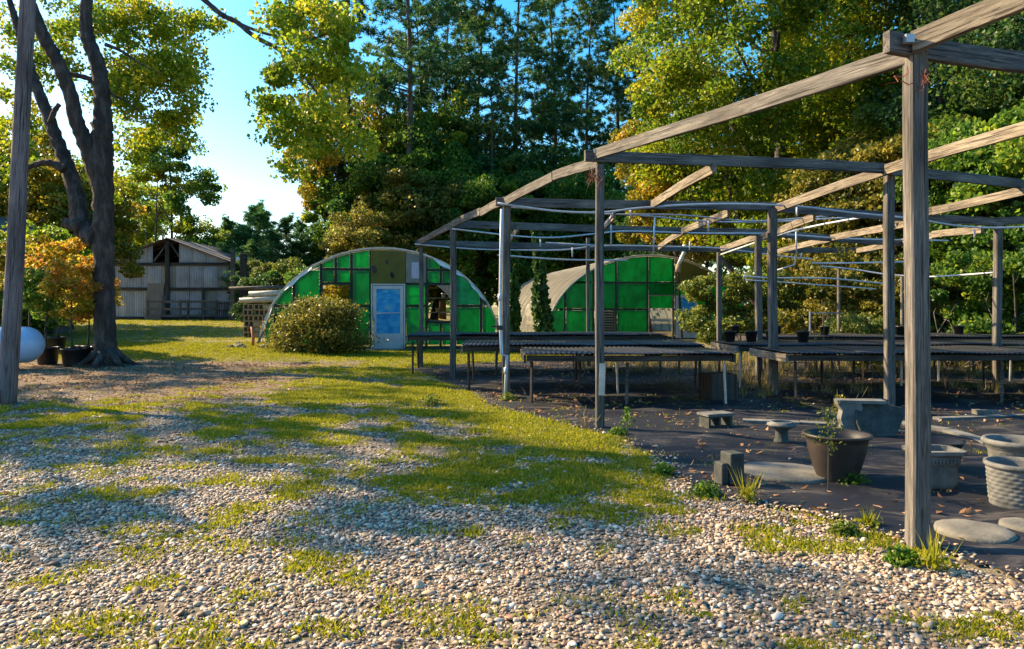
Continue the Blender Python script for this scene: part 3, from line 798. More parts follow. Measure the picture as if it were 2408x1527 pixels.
pipe([(1355, 500, 12.2), (1520, 508, 12.4), (1650, 520, 13), (1800, 522, 13.4), (2050, 510, 13.6), (2150, 520, 13.7)], .014)
pipe([(1063, 538, 14.8), (1200, 554, 14.9), (1300, 559, 15), (1400, 550, 15.1), (1475, 544, 15.2), (1650, 549, 15.4), (1820, 550, 15.6), (2000, 562, 15.9), (2230, 566, 16.3)])
pipe([(975, 574, 17.3), (1100, 585, 17.4), (1200, 588, 17.5), (1320, 588, 17.6), (1420, 578, 17.8), (1560, 580, 18), (1690, 584, 18.2), (1830, 602, 18.3), (1900, 608, 18.4)])
pipe([(1283, 571, 16.9), (1404, 578, 17)], .02, False)
pipe([(1170, 600, 17.0), (1330, 611, 17.3), (1475, 612, 17.6)], .02)
pipe([(1692, 600, 18.8), (1860, 545, 14.5), (2048, 508, 12.5)], .022)
pipe([(1440, 508, 12.1), (1400, 560, 15.2)], .022, False)
for a, b in (((1437, 516, 14), (1437, 578, 14)), ((1540, 512, 14.2), (1536, 600, 14.2)), ((1874, 488, 11.9), (1874, 510, 11.9)), ((1872, 545, 15), (1873, 596, 15)),
             ((2292, 540, 12.4), (2292, 560, 12.4)), ((1483, 494, 11.6), (1483, 512, 11.6)), ((1271, 562, 15), (1271, 580, 15)), ((1346, 582, 17), (1346, 605, 17)),
             ((2088, 618, 15), (2088, 640, 15)), ((1622, 568, 17), (1622, 588, 17)), ((1666, 520, 13), (1666, 546, 13)), ((2070, 506, 12.7), (2070, 520, 12.7))):
    pipe([a, b], .016, False, "riser")
pipe([(1750, 650, 14.2), (1820, 654, 14.3), (1950, 655, 14.6), (2085, 668, 15)], .016)
pipe([(1754, 659, 14.5), (1840, 664, 14.6), (2060, 680, 15.2)], .014)
pipe([(1750, 648, 14.2), (1751, 661, 14.3)], .017, False, "riser")
pipe([(1822, 638, 15.2), (1870, 622, 15.1), (1870, 599, 15.05), (1882, 598, 15), (1884, 607, 15), (1908, 609, 15), (1909, 619, 15), (2000, 619, 15.1), (2130, 616, 15.3)], .019, False)
pipe([(1930, 626, 15), (2010, 634, 15), (2090, 646, 14.5), (2190, 651, 14), (2342, 641, 12.7)], .017)
# feed pipe down the third front post
fp = thing("feed_pipe", (0, 0, 0), "vertical white plastic feed pipe with elbows strapped to the third front pergola post", "water pipe")
pipe([(1180, 492, 11.35), (1178, 600, 11.35), (1176, 740, 11.35), (1180, 835, 11.3), (1193, 837, 11.3), (1191, 875, 11.3), (1188, 940, 11.45)], .026, False, "pipe", 'pvc', fp)
c = W(1176, 771, 11.2); MB().box(c, (.10, .09, .07)).box(c + Vector((-.09, 0, .02)), (.10, .05, .03)).build("timer_box", M['black_plastic'], fp)
for q in ((1176, 700, 11.32), (1190, 872, 11.28)):
    c = W(*q); MB().tube([c - Vector((0, 0, .05)), c + Vector((0, 0, .05))], .035, 8).build("coupling", M['pvc'], fp, True)

# ================================================================== DISPLAY BENCHES
def bench(x0, x1, y0, y1, z, rz, label, end_boards=True, seed=0, nsheet=5, leg_every=1.5, dark=True):
    rr = random.Random(seed)
    b = thing("display_bench", (x0, y0, gz(x0, y0)), label, "bench", "long low display benches under the pergola", rz)
    LOCAL.add(b.name)
    Ln = x1 - x0; Wd = y1 - y0
    fm = 'darkwood'
    beam("side_board", (0, 0, z - .06), (Ln, 0, z - .06), .035, .09, M[fm], b, 6, .006, 0, seed + 1)
    beam("side_board", (0, Wd, z - .06), (Ln, Wd, z - .06), .035, .09, M[fm], b, 6, .006, 0, seed + 2)
    beam("end_board", (-.03, -.03, z - .065), (-.03, Wd + .03, z - .065), .04, .12, M['beam_light' if end_boards else fm], b, 3, .004, 0, seed + 3)
    beam("end_board", (Ln + .03, -.03, z - .065), (Ln + .03, Wd + .03, z - .065), .04, .12, M[fm], b, 3, .004, 0, seed + 4)
    k = int(Ln / .8)
    for i in range(1, k):
        beam("cross_bearer", (i * Ln / k, .03, z - .07), (i * Ln / k, Wd - .03, z - .07), .04, .08, M['darkwood'], b, 2, 0, 0, seed + 9 + i)
    nl = max(2, int(Ln / leg_every) + 1)
    for i in range(nl):
        for yy in (.06, Wd - .06):
            x_ = .08 + i * (Ln - .16) / (nl - 1) + rr.uniform(-.06, .06)
            lm = rr.choice(['steel', 'darkwood', 'darkwood', 'darkwood', 'beam'])
            MB().tube([(x_, yy, z - .13), (x_ + rr.uniform(-.03, .03), yy, -.02)], .02 if lm == 'steel' else .024, 8 if lm == 'steel' else 4).build("leg", M[lm], b, False)
    # corrugated sheets, each one slightly out of line
    sw = Ln / nsheet
    for i in range(nsheet):
        xa = i * sw - .03; xb = (i + 1) * sw + .04; ya = -.09 + rr.uniform(-.04, .02); yb = Wd + .07 + rr.uniform(-.03, .03)
        ncor = int((xb - xa) / .019); vs = []; fs = []
        tilt = rr.uniform(-.012, .012); z0 = z + .012 + (i % 2) * .006; sl = 3
        for a in range(ncor + 1):
            X = xa + (xb - xa) * a / ncor
            for q in range(sl + 1):
                Yq = ya + (yb - ya) * q / sl
                Z = z0 + .009 * math.cos(a * PI / 2) + tilt * (q / sl - .5) + .006 * math.sin(X * 3 + q + seed)
                vs.append((X, Yq, Z))
        for a in range(ncor):
            for q in range(sl):
                n0 = a * (sl + 1) + q; fs.append((n0, n0 + 1, n0 + sl + 2, n0 + sl + 1))
        me = bpy.data.meshes.new("sheet"); me.from_pydata(vs, [], fs); me.update()
        s_ = link("sheet", me, M['bench_top'], b, True)
        md = s_.modifiers.new("thick", 'SOLIDIFY'); md.thickness = .004
    return b
bench(-2.25, 3.35, 15.7, 17.3, .86, math.radians(1), "low bench farthest back, starting beside the thin fifth front post", True, 10, 5)
bench(-.85, 3.35, 12.7, 14.3, .80, math.radians(1), "middle low bench with pale end boards, behind the third front post", True, 30, 4)
bench(.22, 3.30, 10.8, 12.2, .775, math.radians(1), "nearest left bench with bluish corrugated top behind the second front post", False, 50, 3)
bench(4.15, 12.4, 10.85, 12.3, .78, math.radians(2), "long bench with pale end boards reaching off to the right", True, 70, 7)
bench(4.0, 11.5, 12.75, 14.1, .80, math.radians(3), "long bench just behind the right hand front bench, weeds growing up through it", True, 90, 6)
bench(5.2, 14.5, 15.2, 16.6, .84, math.radians(2), "rear right bench littered with small black pots", False, 110, 7)

# ================================================================== GREENHOUSES
def arch_z(x, R, Hh): return Hh * math.sqrt(max(0, 1 - (x / R) ** 2))
def greenhouse(loc, rz, R, Hh, Ln, studs, rails, skip, special, label, film, filmpatch, teal=(), norail={}):
    g = thing("greenhouse", loc, label, "greenhouse", None, rz); LOCAL.add(g.name)
    # hoops
    nh = int(Ln / 1.25)
    for i in range(nh + 1):
        y = .05 + i * (Ln - .1) / nh
        pts = [(R * math.cos(t), y, max(-.05, Hh * math.sin(t))) for t in np.linspace(PI, 0, 25)]
        MB().tube(pts, .021 if i else .03, 6, True).build("hoop", M['steel'], g, True)
    # covering film over the hoops, sagging a little between them
    vs = []; fs = []; na = 36; nl = nh * 4
    for j in range(nl + 1):
        y = -.12 + j * (Ln + .12) / nl
        for i in range(na + 1):
            t = PI * i / na; sg = 1 + .012 - .012 * abs(math.sin(PI * (j / 4))) + .004 * math.sin(i * 2.3 + j)
            vs.append((R * sg * math.cos(t), y, Hh * sg * math.sin(t)))
    for j in range(nl):
        for i in range(na):
            fs.append((j*(na+1)+i, j*(na+1)+i+1, (j+1)*(na+1)+i+1, (j+1)*(na+1)+i))
    me = bpy.data.meshes.new("cover"); me.from_pydata(vs, [], fs); me.update(); link("cover", me, M[film], g, True)
    # front rim board following the arch
    m = MB(); N = 40
    for i in range(N + 1):
        t = PI * i / N
        for (rr_, yy) in ((1.010, -.07), (1.010, -.02), (.999, -.02), (.999, -.07)):
            m.v.append((R * rr_ * math.cos(t), yy, Hh * rr_ * math.sin(t)))
    for i in range(N):
        for k in range(4): m.f.append((i*4+k, i*4+(k+1) % 4, (i+1)*4+(k+1) % 4, (i+1)*4+k))
    m.f += [(3, 2, 1, 0), tuple(N * 4 + k for k in range(4))]
    m.build("arch_rim", M['steel'], g)
    # studs and rails behind the panels
    for x in studs:
        zt = arch_z(x, R, Hh) - .05
        w_ = [s for s in skip if s[0] + .1 < x < s[1] - .1]
        if w_:
            MB().box((x, .05, w_[0][2] / 2), (.09, .07, w_[0][2])).box((x, .05, (zt + w_[0][3]) / 2), (.09, .07, zt - w_[0][3])).build("stud", M['frame_dark'], g)
        elif zt > .3: MB().box((x, .05, zt / 2), (.09, .07, zt)).build("stud", M['frame_dark'], g)
    xs_ = [-R * .97] + list(studs) + [R * .97]
    for i in range(len(xs_) - 1):
        a, b = xs_[i], xs_[i + 1]; xm = (a + b) / 2
        for ri, z in enumerate(rails):
            if ri in norail.get(i, ()): continue
            if z < min(arch_z(a, R, Hh), arch_z(b, R, Hh)) + .3 and z < arch_z(xm, R, Hh) - .12:
                if any(s[0] - .05 < xm < s[1] + .05 and s[2] + .1 < z < s[3] - .1 for s in skip): continue
                aa, bb = a + .045, b - .045
                lim = R * math.sqrt(max(0, 1 - ((z + .05) / Hh) ** 2)) - .04
                aa = max(aa, -lim); bb = min(bb, lim)
                if bb - aa > .1: MB().box(((aa + bb) / 2, .052, z), (bb - aa, .06, .085)).build("rail", M['frame_dark'], g)
    MB().box((0, .05, .06), (R * 1.9, .09, .12)).build("sill_board", M['frame_dark'], g)
    # panels, one per bay of the frame
    def cell(x0, x1, z0, z1, mat, name, y=-.004):
        n = 8; top = []
        for k in range(n + 1):
            x = x0 + (x1 - x0) * k / n; top.append((x, min(z1, arch_z(x, R, Hh) - .06)))
        if max(t[1] for t in top) < z0 + .08: return
        top = [(x, max(z, z0 + .005)) for x, z in top]
        poly = [(x0, y, z0), (x1, y, z0)] + [(x, y, z) for x, z in reversed(top)]
        return MB().prism(poly, (0, -.012, 0)).build(name, mat, g)
    zs = [.12] + list(rails) + [Hh]
    k = 0
    for i in range(len(xs_) - 1):
        zi = [zs[0]] + [z for q, z in enumerate(rails) if q not in norail.get(i, ())] + [zs[-1]]
        for j in range(len(zi) - 1):
            a, b, c, d = xs_[i] + .055, xs_[i + 1] - .055, zi[j] + .05, zi[j + 1] - .05
            xm, zm = (a + b) / 2, (c + d) / 2; hit = False
            for s in skip + [q[:4] for q in special]:
                if s[0] - .02 < xm < s[1] + .02 and s[2] - .02 < zm < s[3] + .02: hit = True
            if hit: continue
            k += 1
            cell(a, b, c, d, M['green_panel_teal'] if (i, j) in teal else M['green_panel'], "panel")
    for s in special:
        cell(s[0], s[1], s[2], s[3], M[s[4]], s[5] if len(s) > 5 else "plywood_panel", -.02)
    return g, cell

G1 = (-4.38, 24.6, .0)
g1, cell1 = greenhouse(G1, math.radians(9.5), 4.02, 3.46, 13,
    [-3.55, -2.94, -2.06, -1.58, -1.06, -.42, .72, 1.46, 1.95, 2.44, 3.35], [.95, 1.50, 2.26, 2.74],
    [(-2.06, -1.06, .95, 2.26), (-.42, .72, 0, 2.26), (1.46, 2.44, .95, 2.26)],
    [(-.42, .74, 2.2, 3.5, 'olive'), (.76, 1.44, 2.30, 3.4, 'grey_ply')],
    "left green panelled hoop greenhouse with pale storm door and ragged edge of film", 'film_clear', 'white_plastic', {(10, 1), (9, 3), (11, 1)}, {0: (0,), 1: (0, 2, 3), 2: (0, 2), 3: (1,), 4: (1,), 5: (0, 2), 7: (0,), 8: (1,), 9: (1,), 10: (0, 2, 3), 11: (0, 2)})
MB().box((1.10, -.045, 2.72), (.30, .014, .55)).build("lilac_sheet", M['lavender'], g1)
for (x, z, s) in ((-.30, 2.75, .09), (.30, 2.55, .07), (.12, 3.0, .05)):
    MB().lathe([(0, 0), (s, 0), (s * 1.1, .02), (s * .4, .035), (0, .035)], 9, (0, 0, 0)).mesh
    m = MB(); n = 9
    m.prism([(x + s * (1 + .3 * math.sin(q * 5)) * math.cos(2 * PI * q / n), -.036, z + 1.7 * s * math.sin(2 * PI * q / n)) for q in range(n)], (0, -.006, 0)).build("stain", M['darkwood'], g1)
# storm door
def storm_door(par, x0, x1, z0, z1, y, glass='door_glass', mid=.55, rail_b=.24, rz=None):
    d = link("door", MB().mesh("door"), None, par)
    w = .11; m = MB()
    m.box((x0 + w / 2, y, (z0 + z1) / 2), (w, .05, z1 - z0)).box((x1 - w / 2, y, (z0 + z1) / 2), (w, .05, z1 - z0))
    W_ = x1 - x0 - 2 * w; xm = (x0 + x1) / 2; H_ = z1 - z0
    m.box((xm, y, z1 - w / 2), (W_, .05, w)).box((xm, y, z0 + H_ * rail_b / 2), (W_, .044, H_ * rail_b)).box((xm, y - .004, z0 + H_ * mid + .04), (W_, .03, .03))
    b = m.mesh("door"); d.data = b; b.materials.append(M['white_metal'])
    MB().box((xm, y + .004, (z0 + H_ * rail_b + z0 + H_ * mid + .02) / 2), (W_, .008, H_ * (mid - rail_b) + .02)).build("pane", M[glass], d)
    MB().box((xm, y + .010, (z0 + H_ * mid + .05 + z1 - w) / 2), (W_, .008, z1 - w - (z0 + H_ * mid + .05))).build("pane", M[glass], d)
    MB().box((x0 + .03, y - .04, z0 + H_ * .46), (.02, .04, .13)).build("handle", M['black_plastic'], d)
    return d
storm_door(g1, -.34, .67, .05, 2.19, -.05)
m = MB(); m.box((-.385, -.03, 1.1), (.05, .05, 2.24)).box((.715, -.03, 1.1), (.05, .05, 2.24)).box((.165, -.03, 2.235), (1.15, .05, .04)); m.build("door_frame", M['white_metal'], g1)
MB().box((.17, -.35, .03), (1.5, .5, .06)).build("step", M['block_tan'], g1)
# window casings of the two openings
for (a, b, c, d) in ((-2.02, -1.10, .98, 2.24), (1.50, 2.40, .95, 2.24)):
    m = MB(); m.box(((a + b) / 2, -.02, c), (b - a, .05, .05)).box(((a + b) / 2, -.02, d), (b - a, .05, .05)).box((a, -.02, (c + d) / 2), (.05, .05, d - c - .05)).box((b, -.02, (c + d) / 2), (.05, .05, d - c - .05))
    m.build("window_frame", M['frame_dark'], g1)
# torn film hanging along the left shoulder
for (t0, t1, dz) in ((PI * .98, PI * .86, .12), (PI * .80, PI * .70, .16), (PI * .36, PI * .26, .2), (PI * .24, PI * .16, .14)):
    vs = []; fs = []
    for i in range(9):
        t = t0 + (t1 - t0) * i / 8
        for k in range(4):
            q = .995 - k * dz * .055 * (1 + .35 * math.sin(i * 1.1)) * math.sin(PI * (i + .3) / 8.6)
            vs.append((4.02 * q * math.cos(t), -.11 - .012 * k + .02 * math.sin(i * 2 + k), 3.46 * q * math.sin(t)))
    for i in range(8):
        for k in range(3): fs.append((i*4+k, i*4+k+1, (i+1)*4+k+1, (i+1)*4+k))
    me = bpy.data.meshes.new("torn_film"); me.from_pydata(vs, [], fs); me.update(); link("torn_film", me, M['white_plastic'], g1, True)
# inside: staging and a pot plant seen through the openings
def place_local(g, x, y, z=0):
    c, s = math.cos(g.rotation_euler.z), math.sin(g.rotation_euler.z)
    return (g.location.x + c * x - s * y, g.location.y + s * x + c * y, g.location.z + z)
q = place_local(g1, 2.0, 2.2)
sh = thing("staging_rack", q, "cluttered staging rack seen through the right window hole of the left greenhouse", "shelf", None, math.radians(9.5))
for z in (.7, 1.25, 1.8):
    MB().box((0, 0, z), (2.0, .5, .035)).build("shelf", M['beam'], sh)
for x in (-.95, .95):
    for y in (-.22, .22): MB().box((x, y, 1.0), (.06, .05, 2.0)).build("leg", M['darkwood'], sh)
for k in range(9):
    x = -.85 + k * .21; z = (.7, 1.25, 1.8)[k % 3] + .018
    b = MB().lathe([(0, 0), (.06, 0), (.085, .14), (.092, .14), (.092, .16), (.07, .16), (.06, .03), (0, .03)], 12)
    q2 = place_local(g1, 2.0 + x, 2.15, z)
    o_ = b.build("flower_pot", M['steel'] if k % 2 else M['block_tan'], None, True); o_.location = q2
    tag(o_, "small pot, %s from the left on the staging rack in the left greenhouse" % "first second third fourth fifth sixth seventh eighth ninth".split()[k], "pot", "small pots on the staging rack")

G2 = (6.28, 32.6, .0)
g2, cell2 = greenhouse(G2, math.radians(9.5), 4.85, 3.78, 15,
    [-4.0, -2.7, -1.65, -.18, 1.05, 2.7, 3.8], [1.35, 2.55],
    [(-.18, 1.05, -.05, 1.9)],
    [(-2.62, -1.72, .2, 1.30, 'darkwood', 'louvre_back'), (1.12, 2.64, 2.6, 3.7, 'olive')],
    "right hand hoop greenhouse with beige cover, green panel front and open doorway", 'film_beige', 'steel', ())
for k in range(9):
    beam("louvre", (-2.55, -.06, .35 + k * .115), (-1.80, -.06, .35 + k * .115), .05, .03, M['block_tan'], g2, 2, 0, 0, 4, .5)
m = MB(); m.box((-.12, -.03, .98), (.06, .06, 1.96)).box((1.0, -.03, .98), (.06, .06, 1.96)).box((.44, -.03, 1.98), (1.18, .06, .05)); m.build("door_frame", M['beam_light'], g2)
cell2(-.13, 1.0, 1.98, 2.52, M['green_panel'], "panel")
# its storm door swung open against the front
storm_door(g2, 1.12, 2.14, .05, 1.98, -.12)
# shelves inside the doorway
sh = thing("slatted_table", place_local(g2, .3, 6.0), "slatted wooden staging table seen through the doorway of the right hand greenhouse", "table", None, math.radians(9.5))
for k in range(5): MB().box((0, k * .22, .72), (2.2, .12, .03)).build("slat", M['beam_light'], sh)
for x in (-1, 1):
    for y in (0, .9): MB().box((x, y, .35), (.06, .06, .70)).build("leg", M['beam_light'], sh)
# crooked stove pipe through the roof edge of the right greenhouse
vp = thing("vent_pipe", place_local(g2, 1.3, -.4, 0), "tilted pale vent pipe with dark collar at the right hand greenhouse roof", "vent pipe")
c = W(1603, 612, 31.9) - vp.location
vpa = W(1596, 622, 31.8) - vp.location; vpb = W(1610, 592, 31.8) - vp.location
MB().tube([vpa, vpb], .09, 10).build("pipe", M['pvc'], vp, True)
MB().tube([vpb + Vector((.02, 0, .12)), vpb + Vector((.05, 0, .3))], .14, 10).build("collar", M['steel'], vp, True)
MB().tube([vpa - Vector((.03, 0, .35)), vpa], .13, 10).build("collar", M['block_tan'], vp, True)
MB().tube([Vector((0, 0, 0)), vpa - Vector((.03, 0, .34))], .05, 8).build("bracket_post", M['darkwood'], vp)

# ================================================================== BARN
BY = 48.0; bz = gz(-22.8, BY)
bn = thing("barn", (-22.75, BY, bz), "old gabled barn in grey sheet metal with dark beams and an open gable", "barn"); LOCAL.add(bn.name)
def bxz(px, py): p = W(px, py, BY); return p.x + 22.75, p.z - bz
Lx, Rx = bxz(250, 0)[0], bxz(545, 0)[0]; ez = bxz(0, 614)[1]; pkx, pkz = bxz(398, 562)
def gable(x):
    return ez + (pkz - ez) * (1 - abs(x - pkx) / (Rx - pkx if x > pkx else pkx - Lx))
def cpanel(x0, x1, z0, z1, mat, name="wall_sheet", y=0.0, bulge=0, pitch=.16):
    """sheet of corrugated cladding; top may follow the gable"""
    n = max(4, int((x1 - x0) / (pitch / 4))); vs = []; fs = []; rows = 4
    for i in range(n + 1):
        x = x0 + (x1 - x0) * i / n; zt = min(z1, gable(x) - .06)
        for r_ in range(rows + 1):
            t = r_ / rows
            yy = y - .015 * (1 if (i // 2) % 2 else 0) - bulge * math.sin(PI * t) * math.sin(PI * i / n) 
            vs.append((x, yy, z0 + (max(zt, z0 + .02) - z0) * t))
    for i in range(n):
        for r_ in range(rows): fs.append((i*(rows+1)+r_, (i+1)*(rows+1)+r_, (i+1)*(rows+1)+r_+1, i*(rows+1)+r_+1))
    me = bpy.data.meshes.new(name); me.from_pydata(vs, [], fs); me.update()
    o_ = link(name, me, M[mat], bn); md = o_.modifiers.new("t", 'SOLIDIFY'); md.thickness = .008; return o_
z1_ = bxz(0, 622)[1]; z2_ = bxz(0, 680)[1]
pw_ = .92
def rowp(z0, z1, xa, xb, seed, open_=None):
    rr = random.Random(seed); x = xa
    while x < xb - .1:
        xe = min(x + pw_, xb)
        if open_ is None or not (open_[0] < (x + xe) / 2 < open_[1]):
            cpanel(x + .008, xe - .008, z0, z1, rr.choice(['metal_wall', 'metal_wall', 'metal_rust']), bulge=rr.choice([0, .0, .03, .08]), y=-rr.random() * .02)
        x = xe
gapL, gapR = bxz(360, 0)[0], bxz(421, 0)[0]
rowp(0, z2_, Lx, Rx, 1); rowp(z2_, z1_, Lx, Rx, 2); rowp(z1_, 99, Lx, gapL, 3); rowp(z1_, 99, gapR, Rx - .3, 4)
beam("wall_beam", (Lx, -.09, z1_), (Rx + .1, -.09, z1_), .08, .20, M['darkwood'], bn)
beam("wall_beam", (Lx, -.09, z2_), (Rx, -.09, z2_), .08, .20, M['darkwood'], bn)
beam("wall_beam", (Lx, -.09, .12), (Rx, -.09, .12), .08, .20, M['darkwood'], bn)
beam("centre_post", (pkx - .05, -.15, 0), (pkx - .05, -.15, pkz - .15), .26, .12, M['darkwood'], bn)
beam("gable_brace", (gapL + .1, -.02, z1_ + .2), (pkx - .2, -.02, pkz - .35), .07, .10, M['beam'], bn)
beam("gable_brace", (gapR, .02, z1_ + .5), (pkx + .05, .02, pkz - .25), .07, .10, M['beam'], bn)
beam("corner_post", (bxz(480, 0)[0], -.12, .2), (bxz(480, 0)[0], -.12, z2_), .14, .10, M['darkwood'], bn)
D_ = 9.0
for s, (xa, za) in ((1, (Lx - .35, ez - .22)), (-1, (Rx + .35, ez - .22))):
    # roof sheets, one by one
    for k in range(9):
        y0 = -.35 + k * D_ / 9; y1 = y0 + D_ / 9 - .02
        m = MB(); top = (pkx, pkz); ov = .03 * (k % 2)
        m.prism([(xa, y0, za + ov), (xa, y1, za + ov), (top[0], y1, top[1] + ov), (top[0], y0, top[1] + ov)], (0, 0, .05)).build("roof_sheet", M['roofing'], bn)
for x in (Lx, Rx):
    m = MB(); m.box((x, D_ / 2, ez / 2), (.06, D_ - .5, ez)); m.build("side_wall", M['metal_rust'], bn)
MB().box((pkx, D_ - .4, 2.2), (Rx - Lx - .2, .06, 4.4)).build("back_wall", M['darkwood'], bn)
# plywood sheet leaning on the barn
pl = thing("plywood_sheet", W(358, 750, BY - .6), "brown plywood sheet leaning against the barn front", "plywood")
pl.location.z = gz(pl.location.x, BY - .6); h_ = 2.45
MB().box((0, .28, h_ / 2), (1.08, .02, h_), Matrix.Rotation(-.2, 3, 'X')).build("board", M['plywood'], pl)
# low board fence in front of the barn
fr = thing("rail_fence", (W(441, 0, 46.6).x, 46.6, gz(-20.5, 46.6)), "low weathered board fence in front of the barn", "fence"); LOCAL.add(fr.name)
fx0 = W(343, 0, 46.6).x - fr.location.x; fx1 = W(512, 0, 46.6).x - fr.location.x
for z in (.28, .72, 1.22): beam("fence_board", (fx0, 0, z), (fx1, 0, z + (.05 if z < 1 else -.02)), .04, .15, M['beam'], fr)
for k, x in enumerate((fx0 + .1, 0 - .5, 0, 1.0, fx1 - .1)): MB().box((x, .07, .66), (.12, .08, 1.32)).build("fence_post", M['beam'], fr)
pr = thing("pallet_panel", (W(524, 0, 46.4).x, 46.4, gz(-18.7, 46.4)), "upright pallet propped at the right end of the board fence by the barn", "pallet")
for k in range(6): MB().box((-.33 + k * .13, 0, .62), (.07, .02, 1.2), Matrix.Rotation(.06, 3, 'Y')).build("slat", M['darkwood'], pr)
for z in (.15, .62, 1.1): MB().box((0, .03, z), (.95, .04, .09)).build("batten", M['beam'], pr)
# two thick posts right of the barn with a lamp arm
tp_ = thing("gate_posts", W(556, 770, 45.0), "tall paired gate posts with a small lamp arm beside the barn corner", "gate posts")
tp_.location.z = gz(tp_.location.x, 45)
MB().box((-.22, 0, 2.2), (.22, .22, 4.5)).build("post", M['beam'], tp_); MB().box((.35, .3, 2.1), (.34, .3, 4.25)).build("post", M['darkwood'], tp_)
MB().tube([(.0, -.05, 4.2), (.35, -.1, 4.3), (.8, -.1, 4.25)], .03, 6).build("lamp_arm", M['darkwood'], tp_)
MB().lathe([(.02, .25), (.09, .2), (.11, 0), (.0, 0)], 10, (.15, -.15, 3.75)).build("lamp", M['white_plastic'], tp_, True)

# stack of hollow blocks with pipes laid on top, beside the left greenhouse
bs = thing("block_stack", (-9.35, 27.5, gz(-9.35, 27.5)), "stack of tan hollow concrete blocks left of the left greenhouse", "block stack", None, math.radians(-8))
bw, bh, bd = .40, .21, .40
blk = None
for r_ in range(6):
    for c in range(4):
        if r_ == 0 and c == 3: continue
        if blk is None:
            m = MB()
            m.box((0, 0, bh/2 - .015), (bw, bd, .026)).box((0, 0, -bh/2 + .013), (bw, bd, .026))
            for x in (-bw/2 + .02, 0, bw/2 - .02): m.box((x, 0, 0), (.04, bd, bh - .06))
            m.box((0, .17, 0), (bw - .05, .02, bh - .07))
            blk = m.build("block", M['block_tan'], bs); o_ = blk
        else:
            o_ = blk.copy(); COL.objects.link(o_)
        o_.location = (-.62 + c * .415 + random.uniform(-.01, .01), random.uniform(-.05, .04), bh / 2 + r_ * (bh + .004))
        o_.rotation_euler = (0, 0, PI / 2 if random.random() < .22 else random.uniform(-.03, .03))
for k, (dx, dz, Ln, r_, mt) in enumerate(((-.3, .10, 1.7, .10, 'clay_pipe'), (-.1, .33, 1.5, .11, 'clay_pipe'), (-.55, .55, 2.2, .07, 'beam'), (-.4, -.02, 1.9, .05, 'beam'), (.2, .30, 1.3, .06, 'clay_pipe'))):
    z = bs.location.z + 6 * .214 + .04 + dz + (.05 if dz < .05 else 0)
    a = Vector((-9.35 + dx - Ln / 2 + .2, 27.35 + .13 * k, z)); b = a + Vector((Ln, .3, .07))
    p_ = MB().tube([a, b], r_, 12).build("stacked_pipe", M[mt], None, True)
    tag(p_, ["short pale pipe lying lowest on the block stack", "fat pale pipe lying in the middle of the block stack", "long dark pole topmost on the block stack", "grey rail lying under the pipes on the block stack", "thin pale pipe end showing at the right of the block stack"][k], "pipe")
# orange stake, prop and rubble
st_ = MB().tube([(0, 0, -.05), (.02, 0, .30), (-.02, 0, .62)], [.05, .05, .045], 7).build("orange_stake", M['orange'], None, True)
st_.location = (W(594, 0, 22.9).x, 22.9, gz(-8.2, 22.9)); tag(st_, "short faded orange stake left of the left greenhouse foot", "stake")
st2 = MB().tube([(0, 0, 0), (.55, .2, 1.1)], .035, 5).build("prop_pole", M['beam_light'], None); st2.location = (W(604, 0, 23.6).x, 23.6, gz(-8.3, 23.6)); tag(st2, "thin leaning wooden prop against the left greenhouse foot", "pole")
def rock(x, y, s, label, mat='concrete', z=0, sd=0, grp=None, flat=.6):
    bm = bmesh.new(); bmesh.ops.create_icosphere(bm, subdivisions=2, radius=1); rr = np.random.default_rng(sd); ax = rr.normal(size=(5, 3))
    for v in bm.verts:
        d = 1 + sum(.12 * math.sin(2.5 * v.co.dot(Vector(a)) + i) for i, a in enumerate(ax)); v.co = Vector((v.co.x * s * d, v.co.y * s * d * .8, v.co.z * s * d * flat))
    me = bpy.data.meshes.new("rock"); bm.to_mesh(me); bm.free()
    o_ = link("rock", me, M[mat], None); o_.location = (x, y, gz(x, y) + s * .25 + z); tag(o_, label, "rock", grp); return o_
rock(-8.55, 22.6, .17, "pale broken rock just left of the orange stake", 'block_tan', 0, 3)
rock(-8.75, 22.5, .11, "small dark rock farthest left of the orange stake", 'concrete_dark', 0, 4)
rock(-8.32, 22.4, .09, "small grey rock at the base of the orange stake", 'concrete', 0, 5)
rock(-7.75, 22.6, .14, "flat pale rock at the foot of the left greenhouse arch", 'stone_pale', 0, 6)

# ================================================================== LEFT FOREGROUND
pb = W(17, 950, 11.1); pt = W(72, -120, 11.1)
pole_ = MB().tube([Vector((0, 0, -.1)) + (pt - pb) * t for t in np.linspace(0, 1, 14)], [.132 - .03 * t for t in np.linspace(0, 1, 14)], 14, True, .05, 3)
# local axis along the pole
pd = (pt - pb); o_ = beam  # noqa
ob = MB().tube([Vector((pd.length * t, .012 * math.sin(t * 9), .01 * math.cos(t * 7))) for t in np.linspace(-.01, 1, 26)], [.132 - .03 * t for t in np.linspace(0, 1, 26)], 18, True, .035, 3).build("utility_pole", M['pole'], None, True)
ob.location = (pb.x, pb.y, 0); ob.rotation_euler = pd.to_track_quat('X', 'Z').to_euler()
tag(ob, "leaning bare wooden utility pole at the left edge of the gravel", "pole")
